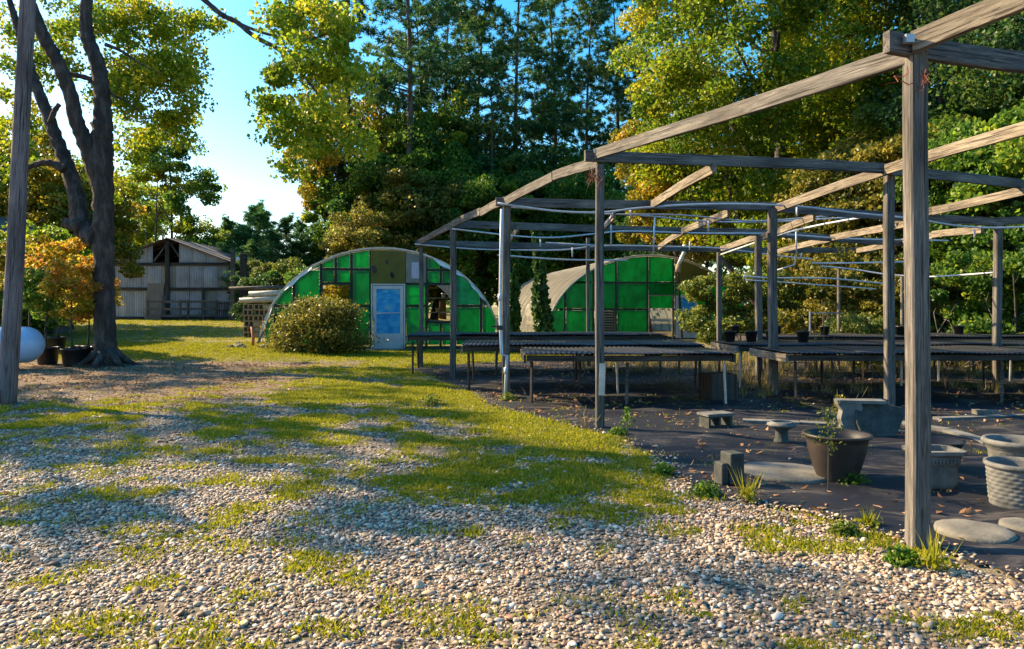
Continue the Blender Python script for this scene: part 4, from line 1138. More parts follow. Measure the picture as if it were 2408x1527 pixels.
# gas tank
tk = thing("gas_tank", (-12.3, 17.0, gz(-12, 17)), "bluish white domed gas tank lying behind the leaning pole", "gas tank")
prof = [(0, -1.5)] + [(.43 * math.sin(t), -1.1 - .38 * math.cos(t)) for t in np.linspace(.15, PI / 2, 8)] + [(.43, 0)] + [(.43 * math.cos(t), 1.1 + .40 * math.sin(t)) for t in np.linspace(0, 1.45, 9)] + [(0, 1.5)]
m = MB().lathe(prof, 40); Rm = Matrix.Rotation(PI / 2, 4, 'Y') @ Matrix.Rotation(0, 4, 'Z')
m.v = [tuple(Matrix.Rotation(.15, 3, 'Z') @ (Matrix.Rotation(PI / 2, 3, 'Y') @ Vector(q)) + Vector((-.35, 0, .58))) for q in m.v]
m.build("shell", M['tank'], tk, True)
for x in (-.9, .2): MB().box((x, .0, .07), (.18, .8, .18)).build("saddle_block", M['darkwood'], tk)
MB().lathe([(0, .16), (.12, .16), (.14, .10), (.14, 0)], 16, (-.5, 0, 1.02)).build("valve_dome", M['tank'], tk, True)
# little green roofed shed that shows its eave at the frame edge
sd_ = thing("green_roofed_shed", (-21.0, 27.0, 0.2), "dark green roofed shed whose eave just shows behind the leaning pole", "shed"); LOCAL.add(sd_.name)
ea = W(-20, 583, 26.2) - sd_.location; eb = W(-170, 470, 26.2) - sd_.location
m = MB(); m.prism([ea, ea + Vector((0, 1.1, 0)), eb + Vector((0, 1.1, 0)), eb], (0, 0, .12)); m.build("roof", M['green_roof'], sd_)
m = MB(); e2 = eb + (eb - ea); e2.z = ea.z; m.prism([eb, eb + Vector((0, 1.1, 0)), e2 + Vector((0, 1.1, 0)), e2], (0, 0, .12)); m.build("roof", M['green_roof'], sd_)
m = MB(); m.prism([(e2.x + .5, .6, 0), (ea.x - .5, .6, 0), (ea.x - .5, .6, ea.z + .1), (eb.x, .6, eb.z - .15), (e2.x + .5, .6, ea.z + .1)], (0, 4, 0)).build("wall", M['beam'], sd_)

# ---- nursery pots with maples
POT = MB().lathe([(0, .02), (.21, 0), (.225, .05), (.26, .40), (.275, .40), (.28, .45), (.255, .45), (.235, .36), (0, .35)], 28).mesh("pot")
POT.polygons.foreach_set('use_smooth', [True] * len(POT.polygons))
SOIL = MB().lathe([(0, .37), (.12, .375), (.235, .36)], 16).mesh("soil")

# ================================================================== YARD ORNAMENTS
def at(o_, px, py, Y=None, z=0, rz=0):
    Y = Y or F * CH / (py - HY); x = (px - CX) / F * Y
    o_.location = (x, Y, gz(x, Y) + .02 + z); o_.rotation_euler[2] += rz; return o_
# large dark flared pot
m = MB().lathe([(0, .0), (.165, 0), (.17, .02), (.205, .12), (.245, .25), (.262, .34), (.268, .375), (.292, .385), (.300, .40), (.292, .412), (.262, .405), (.235, .33), (.19, .12), (0, .06)], 56)
m.v = [(a * .93, b * .93, c * .98) for a, b, c in m.v]; o_ = m.build("large_pot", M['dark_glaze'], None, True); at(o_, 1968, 1132, 6.15); tag(o_, "large dark brown empty pot with a flared rim in the middle of the yard", "pot")
# pedestal bird bath stump
ped = thing("pedestal", (0, 0, 0), "low round concrete pedestal with a stepped round top beside the large dark pot", "pedestal"); at(ped, 1838, 1045)
MB().lathe([(0, 0), (.085, 0), (.08, .02), (.066, .05), (.066, .12), (.075, .15), (0, .15)], 24, fn=lambda r, z, t, j: r * (1 + .05 * math.cos(10 * t)) if .01 < z < .14 else r).build("stem", M['concrete_dark'], ped, True)
MB().lathe([(0, .14), (.08, .145), (.14, .175), (.152, .185), (.152, .205), (.115, .212), (.115, .222), (.09, .222), (.088, .212), (0, .212)], 36).build("top", M['concrete'], ped, True)
# hollow block stool
cb = thing("concrete_block", (0, 0, 0), "small hollow concrete block capped with a flat paver on the cloth", "block"); at(cb, 1683, 1008, rz=.35)
m = MB(); m.box((0, 0, .01), (.34, .2, .02)).box((0, 0, .135), (.34, .2, .02))
for x in (-.155, -.01, .155): m.box((x, 0, .0725), (.03, .2, .105))
m.build("block", M['concrete_dark'], cb); MB().box((0, 0, .162), (.38, .24, .03)).build("paver", M['concrete'], cb)
# black crate under the benches
cr = thing("black_crate", (0, 0, 0), "black plastic crate standing under the nearest left bench end", "crate"); at(cr, 1688, 943, rz=.2)
m = MB()
for a in range(4):
    rot = Matrix.Rotation(a * PI / 2, 3, 'Z')
    for z in (.02, .14, .26, .38): m.box(rot @ Vector((0, -.2, z)), (.44, .012, .07), rot)
    for x in (-.2, -.1, 0, .1, .2): m.box(rot @ Vector((x, -.205, .2)), (.03, .012, .42), rot)
m.box((0, 0, .20), (.405, .405, .39)); m.build("basket", M['black_plastic'], cr)
# scrolled bench leg and the fallen slab leaning on it
lg = thing("scroll_leg", (0, 0, 0), "pale scrolled concrete bench leg standing upright behind the large pot", "bench leg"); at(lg, 2000, 1040, 8.25, rz=-.15)
pf = [(-.11, 0), (.09, 0), (.10, .05), (.055, .11), (.05, .17), (.10, .24), (.135, .31), (.12, .37), (.135, .40), (-.14, .40), (-.13, .35), (-.085, .28), (-.105, .18), (-.075, .1), (-.12, .05)]
MB().prism([(x, 0, z) for x, z in pf], (0, .16, 0)).build("leg_body", M['concrete'], lg)
MB().box((.13, .08, .385), (.50, .19, .035)).build("cap", M['concrete'], lg)
l2 = thing("scroll_leg", (0, 0, 0), "darker scrolled concrete leg half hidden behind the pale one", "bench leg"); at(l2, 2062, 1032, 8.45, rz=.1)
MB().prism([(x * 1.1, 0, z * .95) for x, z in pf], (0, .16, 0)).build("leg_body", M['concrete_dark'], l2)
sl = thing("bench_slab", (0, 0, 0), "thick mossy concrete slab tilted over the scrolled legs", "slab"); at(sl, 2068, 1030, 8.18)
n = 18; poly = []
for k in range(n + 1):
    t = -.5 + k / n
    poly.append((t * .52, .0, .0 + .055 * math.cos(t * PI)))
poly = [(-.22, 0, .03), (-.08, 0, .0), (.04, 0, -.03), (.13, 0, -.01), (.21, 0, .07), (.27, 0, .15), (.35, 0, .25), (.33, 0, .31), (.2, 0, .345), (.02, 0, .38), (-.14, 0, .42), (-.22, 0, .40), (-.25, 0, .2)]
m = MB().prism(poly, (0, .075, 0)); R3 = Matrix.Rotation(-.35, 3, 'X') @ Matrix.Rotation(-.12, 3, 'Y'); m.v = [tuple(R3 @ Vector(q) + Vector((.02, -.05, .0))) for q in m.v]
ob = m.build("slab", M['concrete_dark'], sl); md = ob.modifiers.new("b", 'BEVEL'); md.width = .012; md.segments = 2
# octagonal planter with a relief band, dark pot behind it
pg = thing("octagonal_planter", (0, 0, 0), "pale blue edged octagonal planter with relief band right behind the nearest post", "planter"); at(pg, 2196, 1150, 5.95)
def octo(a, b, z, c=.28):
    return [(a, -b * (1 - c) , z), (a, b * (1 - c), z), (a * (1 - c), b, z), (-a * (1 - c), b, z), (-a, b * (1 - c), z), (-a, -b * (1 - c), z), (-a * (1 - c), -b, z), (a * (1 - c), -b, z)]
rings = [octo(.135, .10, 0), octo(.145, .11, .03), octo(.15, .115, .19), octo(.165, .13, .195), octo(.17, .135, .26), octo(.20, .16, .28), octo(.205, .165, .31), octo(.165, .125, .312), octo(.135, .10, .06)]
m = MB(); m.v = [q for r_ in rings for q in r_]
for j in range(len(rings) - 1):
    for k in range(8): m.f.append((j*8+k, j*8+(k+1) % 8, (j+1)*8+(k+1) % 8, (j+1)*8+k))
m.f.append(tuple(reversed(range(8)))); m.f.append(tuple((len(rings) - 1) * 8 + k for k in range(8)))
m.build("body", M['concrete'], pg)
m = MB()
for k in range(9): m.lathe([(0, .018), (.012, .012), (.017, 0)], 7, (0, 0, 0)); 
vv = []; 
m = MB()
for k in range(9):
    x = -.115 + k * .029
    m.prism([(x + .012 * math.cos(t), -.134, .228 + .017 * math.sin(t)) for t in np.linspace(0, 2 * PI, 8)[:-1]], (0, -.008, 0))
m.build("relief", M['concrete'], pg)
o_ = MB().lathe([(0, 0), (.12, 0), (.13, .02), (.15, .16), (.21, .27), (.225, .285), (.2, .285), (.14, .18), (0, .1)], 40).build("flared_pot", M['black_plastic'], None, True)
at(o_, 2203, 1120, 6.45); tag(o_, "dark flared bowl pot just behind the octagonal planter", "pot")
# basket weave pot and the urn behind it
def weave(r, z, t, j):
    if z < .035 or z > .27 or j > 46: return r
    row = int((z - .035) / .03); return r * (1 + .035 * abs(math.sin(10 * t + (row % 2) * PI / 2)) * abs(math.sin((z - .035) / .03 * PI)))
prof = [(0, 0), (.19, 0), (.192, .012)] + [(.192 + .018 * (z - .03) / .25, z) for z in np.linspace(.03, .28, 43)] + [(.222, .288), (.232, .30), (.228, .32), (.205, .325), (.195, .29), (.18, .05), (0, .04)]
o_ = MB().lathe(prof, 128, fn=weave).build("basket_weave_pot", M['concrete'], None, True); at(o_, 2398, 1192, 5.35); tag(o_, "grey basket weave pot at the right edge, in front of the urn", "pot")
o_ = MB().lathe([(0, 0), (.14, 0), (.15, .03), (.125, .08), (.15, .16), (.19, .27), (.198, .33), (.205, .34), (.205, .355), (.215, .36), (.215, .375), (.235, .385), (.245, .405), (.235, .425), (.205, .425), (.185, .36), (.15, .2), (0, .12)], 72,
     fn=lambda r, z, t, j: r * (1 + .022 * math.cos(22 * t)) if .08 < z < .3 else r).build("concrete_urn", M['concrete'], None, True)
at(o_, 2392, 1170, 5.72); tag(o_, "tall rolled rim concrete urn behind the basket weave pot", "urn")
# squat plinth block
o_ = MB().box((0, 0, .13), (.13, .16, .26)).box((-.10, .01, .09), (.065, .13, .18)).build("plinth_block", M['concrete_dark'], None); md = o_.modifiers.new("b", 'BEVEL'); md.width = .008
at(o_, 1722, 1143, rz=.3); tag(o_, "squat upright concrete plinth at the cloth edge near the weeds", "plinth")
# stepping stones
def stone(px, py, Y, rx, ry, label, rz=0, sd=0):
    rr = np.random.default_rng(sd); n = 40; m = MB(); ph = rr.random(4) * 6
    for (q, z) in ((.98, 0), (1.0, .018), (.97, .036), (.93, .044), (.6, .047), (.3, .048)):
        for k in range(n):
            t = 2 * PI * k / n; w = 1 + .03 * math.sin(3 * t + ph[0]) + .02 * math.sin(7 * t + ph[1]) + .008 * math.sin(17 * t)
            m.v.append((rx * q * w * math.cos(t), ry * q * w * math.sin(t), z + .002 * math.sin(5 * t + q * 9)))
    for j in range(5):
        for k in range(n): m.f.append((j*n+k, j*n+(k+1) % n, (j+1)*n+(k+1) % n, (j+1)*n+k))
    m.f.append(tuple(5 * n + k for k in range(n)))
    o_ = m.build("stepping_stone", M['stone_pale'], None, True); at(o_, px, py, Y, -.004, rz); tag(o_, label, "stepping stone", "oval stepping stones along the cloth edge")
stone(1848, 1122, 6.35, .34, .40, "oval stepping stone between the squat plinth and the large pot", .9, 1)
stone(2293, 1268, 4.66, .22, .235, "oval stepping stone just right of the nearest post foot", .4, 2)
stone(2415, 1256, 4.76, .14, .17, "stepping stone cut off by the right edge of the picture", .2, 3)
# concrete edging strips and pale path
def slab_strip(pts, w, name, label, mat='concrete', h=.035, seed=0, cat="edging"):
    t_ = thing(name, (pts[0][0], pts[0][1], 0), label, cat)
    for i in range(len(pts) - 1):
        a = Vector((*pts[i], gz(*pts[i]) + .02)); b = Vector((*pts[i + 1], gz(*pts[i + 1]) + .02)); d = b - a; nn = max(1, int(d.length / .9))
        for k in range(nn):
            p = a + d * ((k + .5) / nn) - t_.location; ang = math.atan2(d.y, d.x)
            MB().box(p + Vector((0, random.uniform(-.015, .015), h / 2)), (d.length / nn - .015, w, h), Matrix.Rotation(ang + random.uniform(-.01, .01), 3, 'Z')).build("slab", M[mat], t_)
    return t_
def gp_(px, py): Y = F * CH / (py - HY); return ((px - CX) / F * Y, Y)
slab_strip([gp_(1745, 996), gp_(1880, 1002), gp_(2010, 1010)], .17, "path_edging", "row of narrow concrete slabs between the hollow block and scrolled legs")
slab_strip([gp_(2100, 1000), gp_(2230, 1020), gp_(2330, 1050)], .16, "path_edging", "concrete edging slabs running behind the nearest post towards the urn")
slab_strip([gp_(2200, 992), gp_(2420, 985)], .12, "path_edging", "thin pale edging line farthest right behind the planters")
for k, px in enumerate((2300, 2318, 2338)):
    o_ = MB().box((0, 0, .03), (.10, .12, .06)).build("brick", M['stone_pale'], None); at(o_, px, 978 + k); tag(o_, ("left", "middle", "right")[k] + " one of three small pale pavers on the right hand edging", "paver", "three small pavers in a row")

# ================================================================== TREES
def make(name, tm, cm, barkm, leafm, loc, sc, rz, label, cat="tree", group=None, tname="trunk"):
    t = thing(name, loc, label, cat, group, rz); t.scale = sc if hasattr(sc, '__len__') else (sc,) * 3
    for nm, me, mt in ((tname, tm, barkm), ("crown", cm, leafm)):
        if me is None: continue
        o_ = bpy.data.objects.new(nm, me); COL.objects.link(o_); o_.parent = t
        if not me.materials: me.materials.append(mt)
        o_.material_slots[0].link = 'OBJECT'; o_.material_slots[0].material = mt
    return t
K = {}
K['bA'] = broadleaf(101, 14, .22, (0, 0, 9.0), (4.2, 4.2, 4.8), 150, 36000, .19, .55, 10, .22, gap=.34)
K['bB'] = broadleaf(102, 13, .20, (.3, 0, 8.0), (3.6, 3.8, 5.0), 130, 32000, .18, .50, 10, .2, gap=.40)
K['bC'] = broadleaf(103, 8, .14, (0, 0, 4.6), (2.9, 2.9, 3.6), 110, 26000, .145, .38, 9, .08, gap=.36)
K['thin'] = broadleaf(104, 12, .13, (0, 0, 7.6), (2.9, 2.6, 4.9), 80, 13000, .16, .36, 9, .2, gap=.50)
K['airy'] = broadleaf(108, 12, .13, (0, 0, 7.6), (3.1, 3.1, 4.6), 50, 4200, .17, .34, 9, .2, gap=.58)
K['bG'] = broadleaf(109, 13, .18, (.3, 0, 8.2), (3.4, 3.6, 5.0), 90, 17000, .17, .42, 10, .2, gap=.52)
K['shA'] = broadleaf(105, 2.6, .05, (0, 0, 1.3), (1.5, 1.5, 1.25), 70, 12000, .085, .20, 8, .02, gap=.2)
K['shB'] = broadleaf(106, 3.4, .05, (0, 0, 1.8), (1.7, 1.6, 1.7), 70, 13000, .115, .24, 9, .02, gap=.30)
K['pA'] = pine(201, 24, .24, .42, 4.6, 52, .42, .27, .045, 34, .35)
K['pB'] = pine(202, 22, .22, .30, 4.3, 56, .42, .27, .045, 34, .4)
K['pC'] = pine(203, 20, .22, .15, 4.5, 64, .42, .28, .048, 34, .5)
K['yp'] = pine(204, 8, .10, .02, 2.7, 70, .30, .26, .04, 26, .8, .55, 0)

def bk(kind, leaf, px, Y, sc, label, name=None, rz=None, bark='bark_dark', cat="tree", group=None, dz=0, sx=1.0):
    x = (px - CX) / F * Y
    rz = random.random() * 6.3 if rz is None else rz
    nm = name or ('pine_tree' if kind[0] in 'py' else 'broadleaf_tree')
    tm, cm = K[kind]
    return make(nm, tm, cm, M['pine_bark'] if kind[0] in 'py' else M[bark], L[leaf], (x, Y, gz(x, Y) - .05 + dz), (sc * sx, sc * sx, sc), rz, label, cat, group)

# ---- behind, left to right
bk('bB', 'gold', -60, 40, 1.0, "golden tree at the far left behind the leaning pole")
bk('bC', 'yellowgreen', 55, 36, 1.15, "yellow green tree between the leaning pole and the old tree")
bk('bC', 'gold', 165, 34, 1.0, "golden leaved small tree left of the old tree trunk")
bk('bC', 'mid', 120, 30, .55, "low dark green bushy tree behind the potted maples")
bk('shB', 'yellowgreen', 60, 27, 1.3, "yellow green shrub behind the gas tank", "shrub", cat="shrub")
bk('shB', 'mid', 20, 25, 1.1, "green shrub at the left edge above the gas tank", "shrub", cat="shrub")
bk('bA', 'yellowgreen', 290, 66, 1.0, "yellow green tree behind the left half of the barn")
bk('thin', 'mid', 396, 56, 1.30, "slender open crowned tree standing right behind the barn ridge", rz=.4)
bk('thin', 'yellowgreen', 372, 58, 1.12, "second slender trunk close behind the barn ridge, leaning left", rz=2.0)
bk('bC', 'yellowgreen', 490, 60, 1.0, "low yellow green tree at the right shoulder of the barn")
bk('bA', 'mid', 200, 80, 1.0, "far green tree low behind the barn's left side")
bk('yp', 'pine_bright', 540, 62, 1.0, "young pine leftmost in the thicket right of the barn", sx=1.45)
bk('yp', 'pine_bright', 590, 60, 1.12, "tallest young pine of the thicket right of the barn", sx=1.45)
bk('yp', 'pine_bright', 625, 56, 1.0, "young pine with the brightest candles right of the barn", sx=1.45)
bk('yp', 'pine_bright', 665, 60, 1.0, "young pine behind the light green bush right of the barn", sx=1.45)
bk('yp', 'pine', 705, 64, 1.0, "dark young pine above the left greenhouse shoulder", sx=1.45)
bk('yp', 'pine', 745, 60, .95, "lower dark young pine nearest the tall woods", sx=1.45)
bk('yp', 'pine', 600, 48, .62, "low dark pine beside the gate posts", sx=1.45)
bk('shB', 'bushgreen', 650, 42, 1.15, "light green rounded bush left above the left greenhouse", "shrub", cat="shrub")
bk('shB', 'mid', 700, 38, .95, "mid green bush touching the left greenhouse arch", "shrub", cat="shrub")
bk('shB', 'dark', 600, 38, .85, "dark bush behind the stack of hollow blocks", "shrub", cat="shrub")
bk('yp', 'pine_bright', 565, 55, .8, "short young pine in front of the leftmost one", sx=1.5)
bk('yp', 'pine_bright', 612, 66, 1.15, "young pine standing back between the tallest ones", sx=1.2)
bk('yp', 'pine', 650, 52, .75, "short dark young pine just above the pale pipes", sx=1.5)
bk('yp', 'pine_bright', 515, 58, .75, "short young pine touching the barn roof's right end", sx=1.4)
# tall woods behind the left greenhouse
bk('pB', 'pine', 820, 58.0, 1.55, "tall pine nearest the open sky, trunk wrapped in yellow leaves", rz=.2, sx=.95)
bk('bG', 'gold', 790, 56.5, 1.77, "golden yellow tree in front of the first tall pine", rz=1.1, sx=.72)
bk('bC', 'olive', 850, 50.0, .95, "hazy olive bush tree right above the left greenhouse ridge")
bk('bC', 'mid', 870, 59.5, 1.76, "green understory tree between the first two tall pines")
bk('pA', 'pine', 945, 55.0, 1.45, "tall pine with a long bare leaning trunk above the storm door", rz=2.2)
bk('pB', 'pine', 1040, 64.0, 1.43, "blue green pine behind the bare leaning trunk")
bk('bA', 'mid', 1020, 59.5, 1.35, "rounded green tree standing mid height behind the greenhouse ridge", sx=.9)
bk('bC', 'olive', 985, 52.8, 1.43, "olive small tree behind the greenhouse roof right of its door")
bk('pA', 'pine', 1135, 67.0, 1.39, "thin trunked pine left of the vine draped tree")
bk('pC', 'pine', 1150, 56.5, 1.02, "full low pine boughs left of the thin fourth post")
bk('pB', 'pine', 1205, 61.0, 1.49, "vine draped dark pine in the centre of the woods", rz=.9)
bk('pC', 'pine', 1300, 59.5, 1.08, "broad dark pine behind the second front post")
bk('pA', 'pine', 1290, 68.5, 1.44, "tall pine whose top meets the upper edge right of centre")
bk('pB', 'pine', 1375, 64.0, 1.34, "pine right of centre with open sky between its boughs")
bk('pA', 'pine', 1440, 67.0, 1.32, "slim pine left of the blue sky notch")
bk('pC', 'pine', 1500, 65.5, 1.20, "dark pine under the blue sky notch")
bk('bC', 'mid', 1100, 53.5, 1.49, "green understory tree behind the fourth front post")
bk('bC', 'mid', 1230, 55.0, 1.45, "green understory tree behind the ivy columns")
bk('bC', 'mid', 1340, 55.8, 1.57, "green understory tree left of the right hand greenhouse")
bk('bC', 'olive', 1420, 58.0, 1.38, "brownish olive tree above the right hand greenhouse roof")
bk('bA', 'dark', 1260, 80.0, 1.09, "far dark tree deep in the centre woods")
bk('pC', 'pine', 1600, 64.0, 1.47, "tall brown tinged pine at the right of the sky notch")
bk('bC', 'mid', 925, 56, 1.7, "rounded green hardwood rising behind the bare leaning trunk")
bk('bC', 'mid', 1075, 60, 1.9, "tall leafy green hardwood between two pines left of centre")
bk('bC', 'dark', 1190, 58, 1.8, "dark leafy hardwood between pines in the centre woods")
bk('bC', 'mid', 1320, 60, 1.8, "leafy green hardwood between pines behind the second front post")
bk('pB', 'pine', 985, 60, 1.3, "far pine just right of the bare leaning trunk")
# big yellow green trees on the right
K['big'] = broadleaf(301, 20, .38, (0, 0, 11.2), (6.2, 6.0, 8.4), 330, 110000, .145, .58, 14, .16, gap=.33, patch=.22)
bk('big', 'yellowgreen', 1790, 31, 1.0, "huge yellow green broadleaf tree behind the pergola", rz=.5)
bk('big', 'yellowgreen', 2130, 32, 1.0, "huge green gold broadleaf tree behind the nearest post", rz=2.6)
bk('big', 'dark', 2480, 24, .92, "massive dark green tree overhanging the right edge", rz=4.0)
bk('bB', 'gold', 1610, 36, 1.0, "golden topped tree right of the sky notch", rz=2.2, sx=.9)
bk('bB', 'olive', 1640, 42, .8, "orange tinted tree just above the right hand greenhouse")
bk('bA', 'mid', 1960, 40, 1.1, "tall green tree between the two huge broadleaf trees")
bk('pC', 'pine', 1530, 40, .55, "low pine with level boughs above the right hand greenhouse")
bk('bC', 'yellowgreen', 1880, 29, .80, "yellow green small tree under the huge one right of the greenhouse")
bk('bC', 'olive', 2000, 25, .92, "olive leaved tree behind the third row of posts")
bk('bC', 'olive', 2140, 24, .95, "olive tree behind the nearest post at bench height")
bk('bC', 'mid', 2270, 22, .90, "green tree between the nearest post and the right hand post")
bk('bC', 'mid', 2420, 20, .92, "green tree at the right edge behind the right hand post")
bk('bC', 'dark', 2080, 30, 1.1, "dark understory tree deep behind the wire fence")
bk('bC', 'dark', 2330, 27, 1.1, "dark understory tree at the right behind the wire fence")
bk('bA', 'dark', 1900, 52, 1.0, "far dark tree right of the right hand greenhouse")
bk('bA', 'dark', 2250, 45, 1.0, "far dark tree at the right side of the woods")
bk('shB', 'bushgreen', 1700, 24, .82, "bright broad leaved bush in front of the right hand greenhouse", "shrub", cat="shrub", rz=.6)
bk('shB', 'bushgreen', 1800, 25, .85, "bright bush hiding the right foot of the right hand greenhouse", "shrub", cat="shrub")
bk('shB', 'olive', 1930, 21, .95, "olive bush behind the rear right bench", "shrub", cat="shrub")
bk('shA', 'bushgreen', 2010, 17.2, .55, "small bright leaved bush growing at the rear right bench", "shrub", cat="shrub")
bk('shB', 'olive', 2080, 20, .9, "tall olive weeds behind the nearest post", "shrub", cat="shrub")
bk('shB', 'mid', 2250, 19, .9, "green bush under the wire fence", "shrub", cat="shrub")
bk('shB', 'mid', 2380, 17, .9, "green bush at the right edge under the wire fence", "shrub", cat="shrub")
# off to the left: the trees that throw the morning shade over the drive
bk('airy', 'mid', -740, 14.2, 1.45, "tall airy tree left of the drive, second from the viewer", rz=1.4, sx=.72)
bk('airy', 'mid', -900, 20.0, 1.55, "tall airy tree far left beyond the shed", rz=3.4)
bk('bB', 'yellowgreen', -700, 34, 1.0, "yellow green tree beyond the left edge of the yard")
bk('bA', 'mid', -500, 34, 1.0, "green tree beyond the shed on the left")

# lone far woodland line
def far_wood(name, x0, x1, y, h, mat, label, sd):
    r = np.random.default_rng(sd); n = 16000
    x = r.uniform(x0, x1, n); hh = h * (.65 + .5 * fbm(x, x * 0 + sd, 7, 2)); z = hh * r.random(n) ** .7
    P = np.stack([x, y + r.normal(size=n) * 2.5, z], 1)
    me = leaves("canopy", P, .75, vbase=.4 + .5 * (fbm(x, z, 3, 4) - .5), r=r)
    o_ = link(name, me, L[mat]); tag(o_, label, "woodland", None, 'stuff')
far_wood("far_woodland", -150, -5, 105, 9, 'mid', "far line of green woodland beyond the barn", 1)
far_wood("far_woodland", -20, 120, 85, 15, 'dark', "dark woodland mass behind the greenhouses", 2)

# ---- the old forked tree on the left
def old_tree():
    Y0 = 18.2; base = W(250, 866, Y0); base.z = gz(base.x, Y0)
    t = thing("old_forked_tree", base, "old forked tree with peeling bark and yellow green leaves, left of the barn", "tree")
    m = MB(); rr = np.random.default_rng(9)
    def limb(pts, ws, n=14, wob=.10, dy=0):
        P = []
        for i, (px, py) in enumerate(pts):
            q = W(px, py, Y0 + dy * i / max(1, len(pts) - 1)) - base; P.append(q)
        S = smooth_path(P, 6); wv = np.interp(np.linspace(0, len(ws) - 1, len(S)), range(len(ws)), ws)
        r_ = [w * Y0 / F / 2 * (1 + .07 * math.sin(i * 1.9) + .05 * math.sin(i * 4.1)) for i, w in enumerate(wv)]
        m.tube(S, r_, n, True, wob, int(pts[0][0])); return S
    limb([(250, 905), (250, 868), (248, 845), (247, 800), (245, 700), (244, 600), (243, 500), (241, 420), (241, 350), (238, 290)], [78, 70, 54, 47, 45, 44, 45, 46, 45, 43], 20, .16)
    for a in (-2.6, -1.5, -.5, .4, 1.3, 2.6):       # root flare
        d = Vector((math.cos(a), math.sin(a), 0))
        m.tube([Vector((0, 0, .42)) + d * .16, Vector((0, 0, .2)) + d * .34, Vector((0, 0, .06)) + d * .55, Vector((0, 0, -.06)) + d * .85], [.10, .09, .06, .03], 8, True, .2)
    S1 = limb([(240, 330), (242, 280), (240, 230), (236, 185), (226, 140), (208, 95), (202, 50), (204, 0), (214, -90), (208, -190), (225, -300)], [46, 42, 36, 34, 33, 31, 28, 26, 22, 18, 10], 14)
    S2 = limb([(240, 440), (218, 380), (196, 325), (178, 280), (168, 230), (150, 180), (128, 130), (104, 90), (84, 40), (62, -20), (40, -100), (10, -190)], [46, 40, 34, 32, 31, 30, 29, 28, 26, 22, 18, 10], 14, .1, -1.0)
    S3 = limb([(232, 560), (205, 548), (190, 520), (182, 470), (168, 420), (150, 370), (130, 320), (112, 270), (94, 225), (76, 180), (62, 130), (40, 60), (10, -40)], [50, 46, 42, 38, 36, 33, 30, 28, 27, 25, 22, 18, 10], 12, .1, 1.5)
    limb([(190, 535), (168, 528), (150, 524)], [34, 30, 20], 10)
    limb([(150, 400), (125, 385), (95, 384), (60, 396), (30, 410)], [20, 18, 15, 12, 8], 8)
    limb([(118, 290), (128, 262), (140, 245)], [14, 12, 10], 8)
    limb([(150, 170), (172, 176), (205, 184), (232, 200)], [10, 12, 12, 14], 8)
    limb([(248, 105), (285, 120), (330, 150), (380, 175)], [10, 7, 4, 1], 7)
    limb([(240, 200), (268, 225), (300, 240), (360, 290)], [9, 6, 4, 1], 6)
    SB = limb([(206, -60), (280, -110), (380, -80), (440, -30), (480, 0), (520, 34), (556, 52), (590, 80), (620, 98), (648, 112), (690, 150), (735, 205), (775, 262)], [20, 18, 16, 14, 12, 12, 11, 11, 10, 9, 7, 5, 3], 10, .06, -1.5)
    limb([(560, 55), (620, 78), (690, 92), (750, 88), (800, 50)], [8, 7, 5, 4, 2], 7, .05, -1.8)
    limb([(620, 100), (660, 118), (720, 128), (790, 150)], [7, 5, 4, 2], 6, .05, -1.5)
    # foliage clusters
    C = []; def_ = [(370, 110, 80, 20), (330, 215, 65, 18), (405, 165, 55, 14), (420, 255, 40, 9), (310, 45, 60, 14), (385, 325, 50, 10), (290, 150, 50, 10), (262, 230, 30, 5), (215, 60, 25, 4), (150, 90, 35, 5), (100, 170, 30, 4), (160, 150, 25, 3), (120, 60, 60, 6), (60, 250, 50, 6), (450, 130, 28, 3),
          (290, 330, 45, 4), (440, 200, 35, 4), (330, -150, 130, 14), (120, -140, 130, 12), (-60, -40, 120, 12), (500, -160, 90, 6), (40, 120, 50, 6), (300, 420, 60, 5), (-40, 260, 60, 8), (255, 20, 40, 4),
          (465, 48, 22, 4), (500, 55, 14, 2), (655, 175, 30, 4), (650, 235, 26, 3), (690, 270, 40, 6), (720, 335, 30, 4), (690, 385, 18, 2), (745, 300, 40, 5), (760, 200, 45, 7), (700, 130, 35, 5), (660, 45, 32, 5), (720, 40, 45, 7),
          (790, 70, 55, 8), (820, 180, 50, 6), (650, 320, 20, 2), (800, 270, 45, 5), (780, 10, 40, 4), (850, 340, 30, 3)]
    for (px, py, r, n) in def_:
        for k in range(n):
            a = rr.random() * 6.3; q = math.sqrt(rr.random()) * r
            dy = 1.6 + abs(rr.normal()) * 1.5 if px < 550 else -1.5 + rr.normal() * .8
            p = W(px + math.cos(a) * q, py + math.sin(a) * q, Y0 + dy) - base; C.append(p)
    C = np.array(C); n = 46000; idx = rr.integers(0, len(C), n)
    sg = rr.uniform(.14, .42, len(C))[idx][:, None]
    P = C[idx] + tnorm(rr, n) * sg * np.array([1, 1, .7])
    cv = .55 + rr.normal(size=len(C)) * .2
    link("crown", leaves("crown", P, .10, vbase=cv[idx], vs=.22, r=rr, droop=.6), L['yellowgreen'], t)
    tw = m; SS = [np.array(q) for S in (S1, S2, S3, SB) for q in S[6:]]; SS = np.array(SS)
    grow_twigs(tw, SS, np.full(len(SS), .05), C, rr, .024, .006)
    m.build("trunk", M['bark'], t, True)
    return t
old_tree()

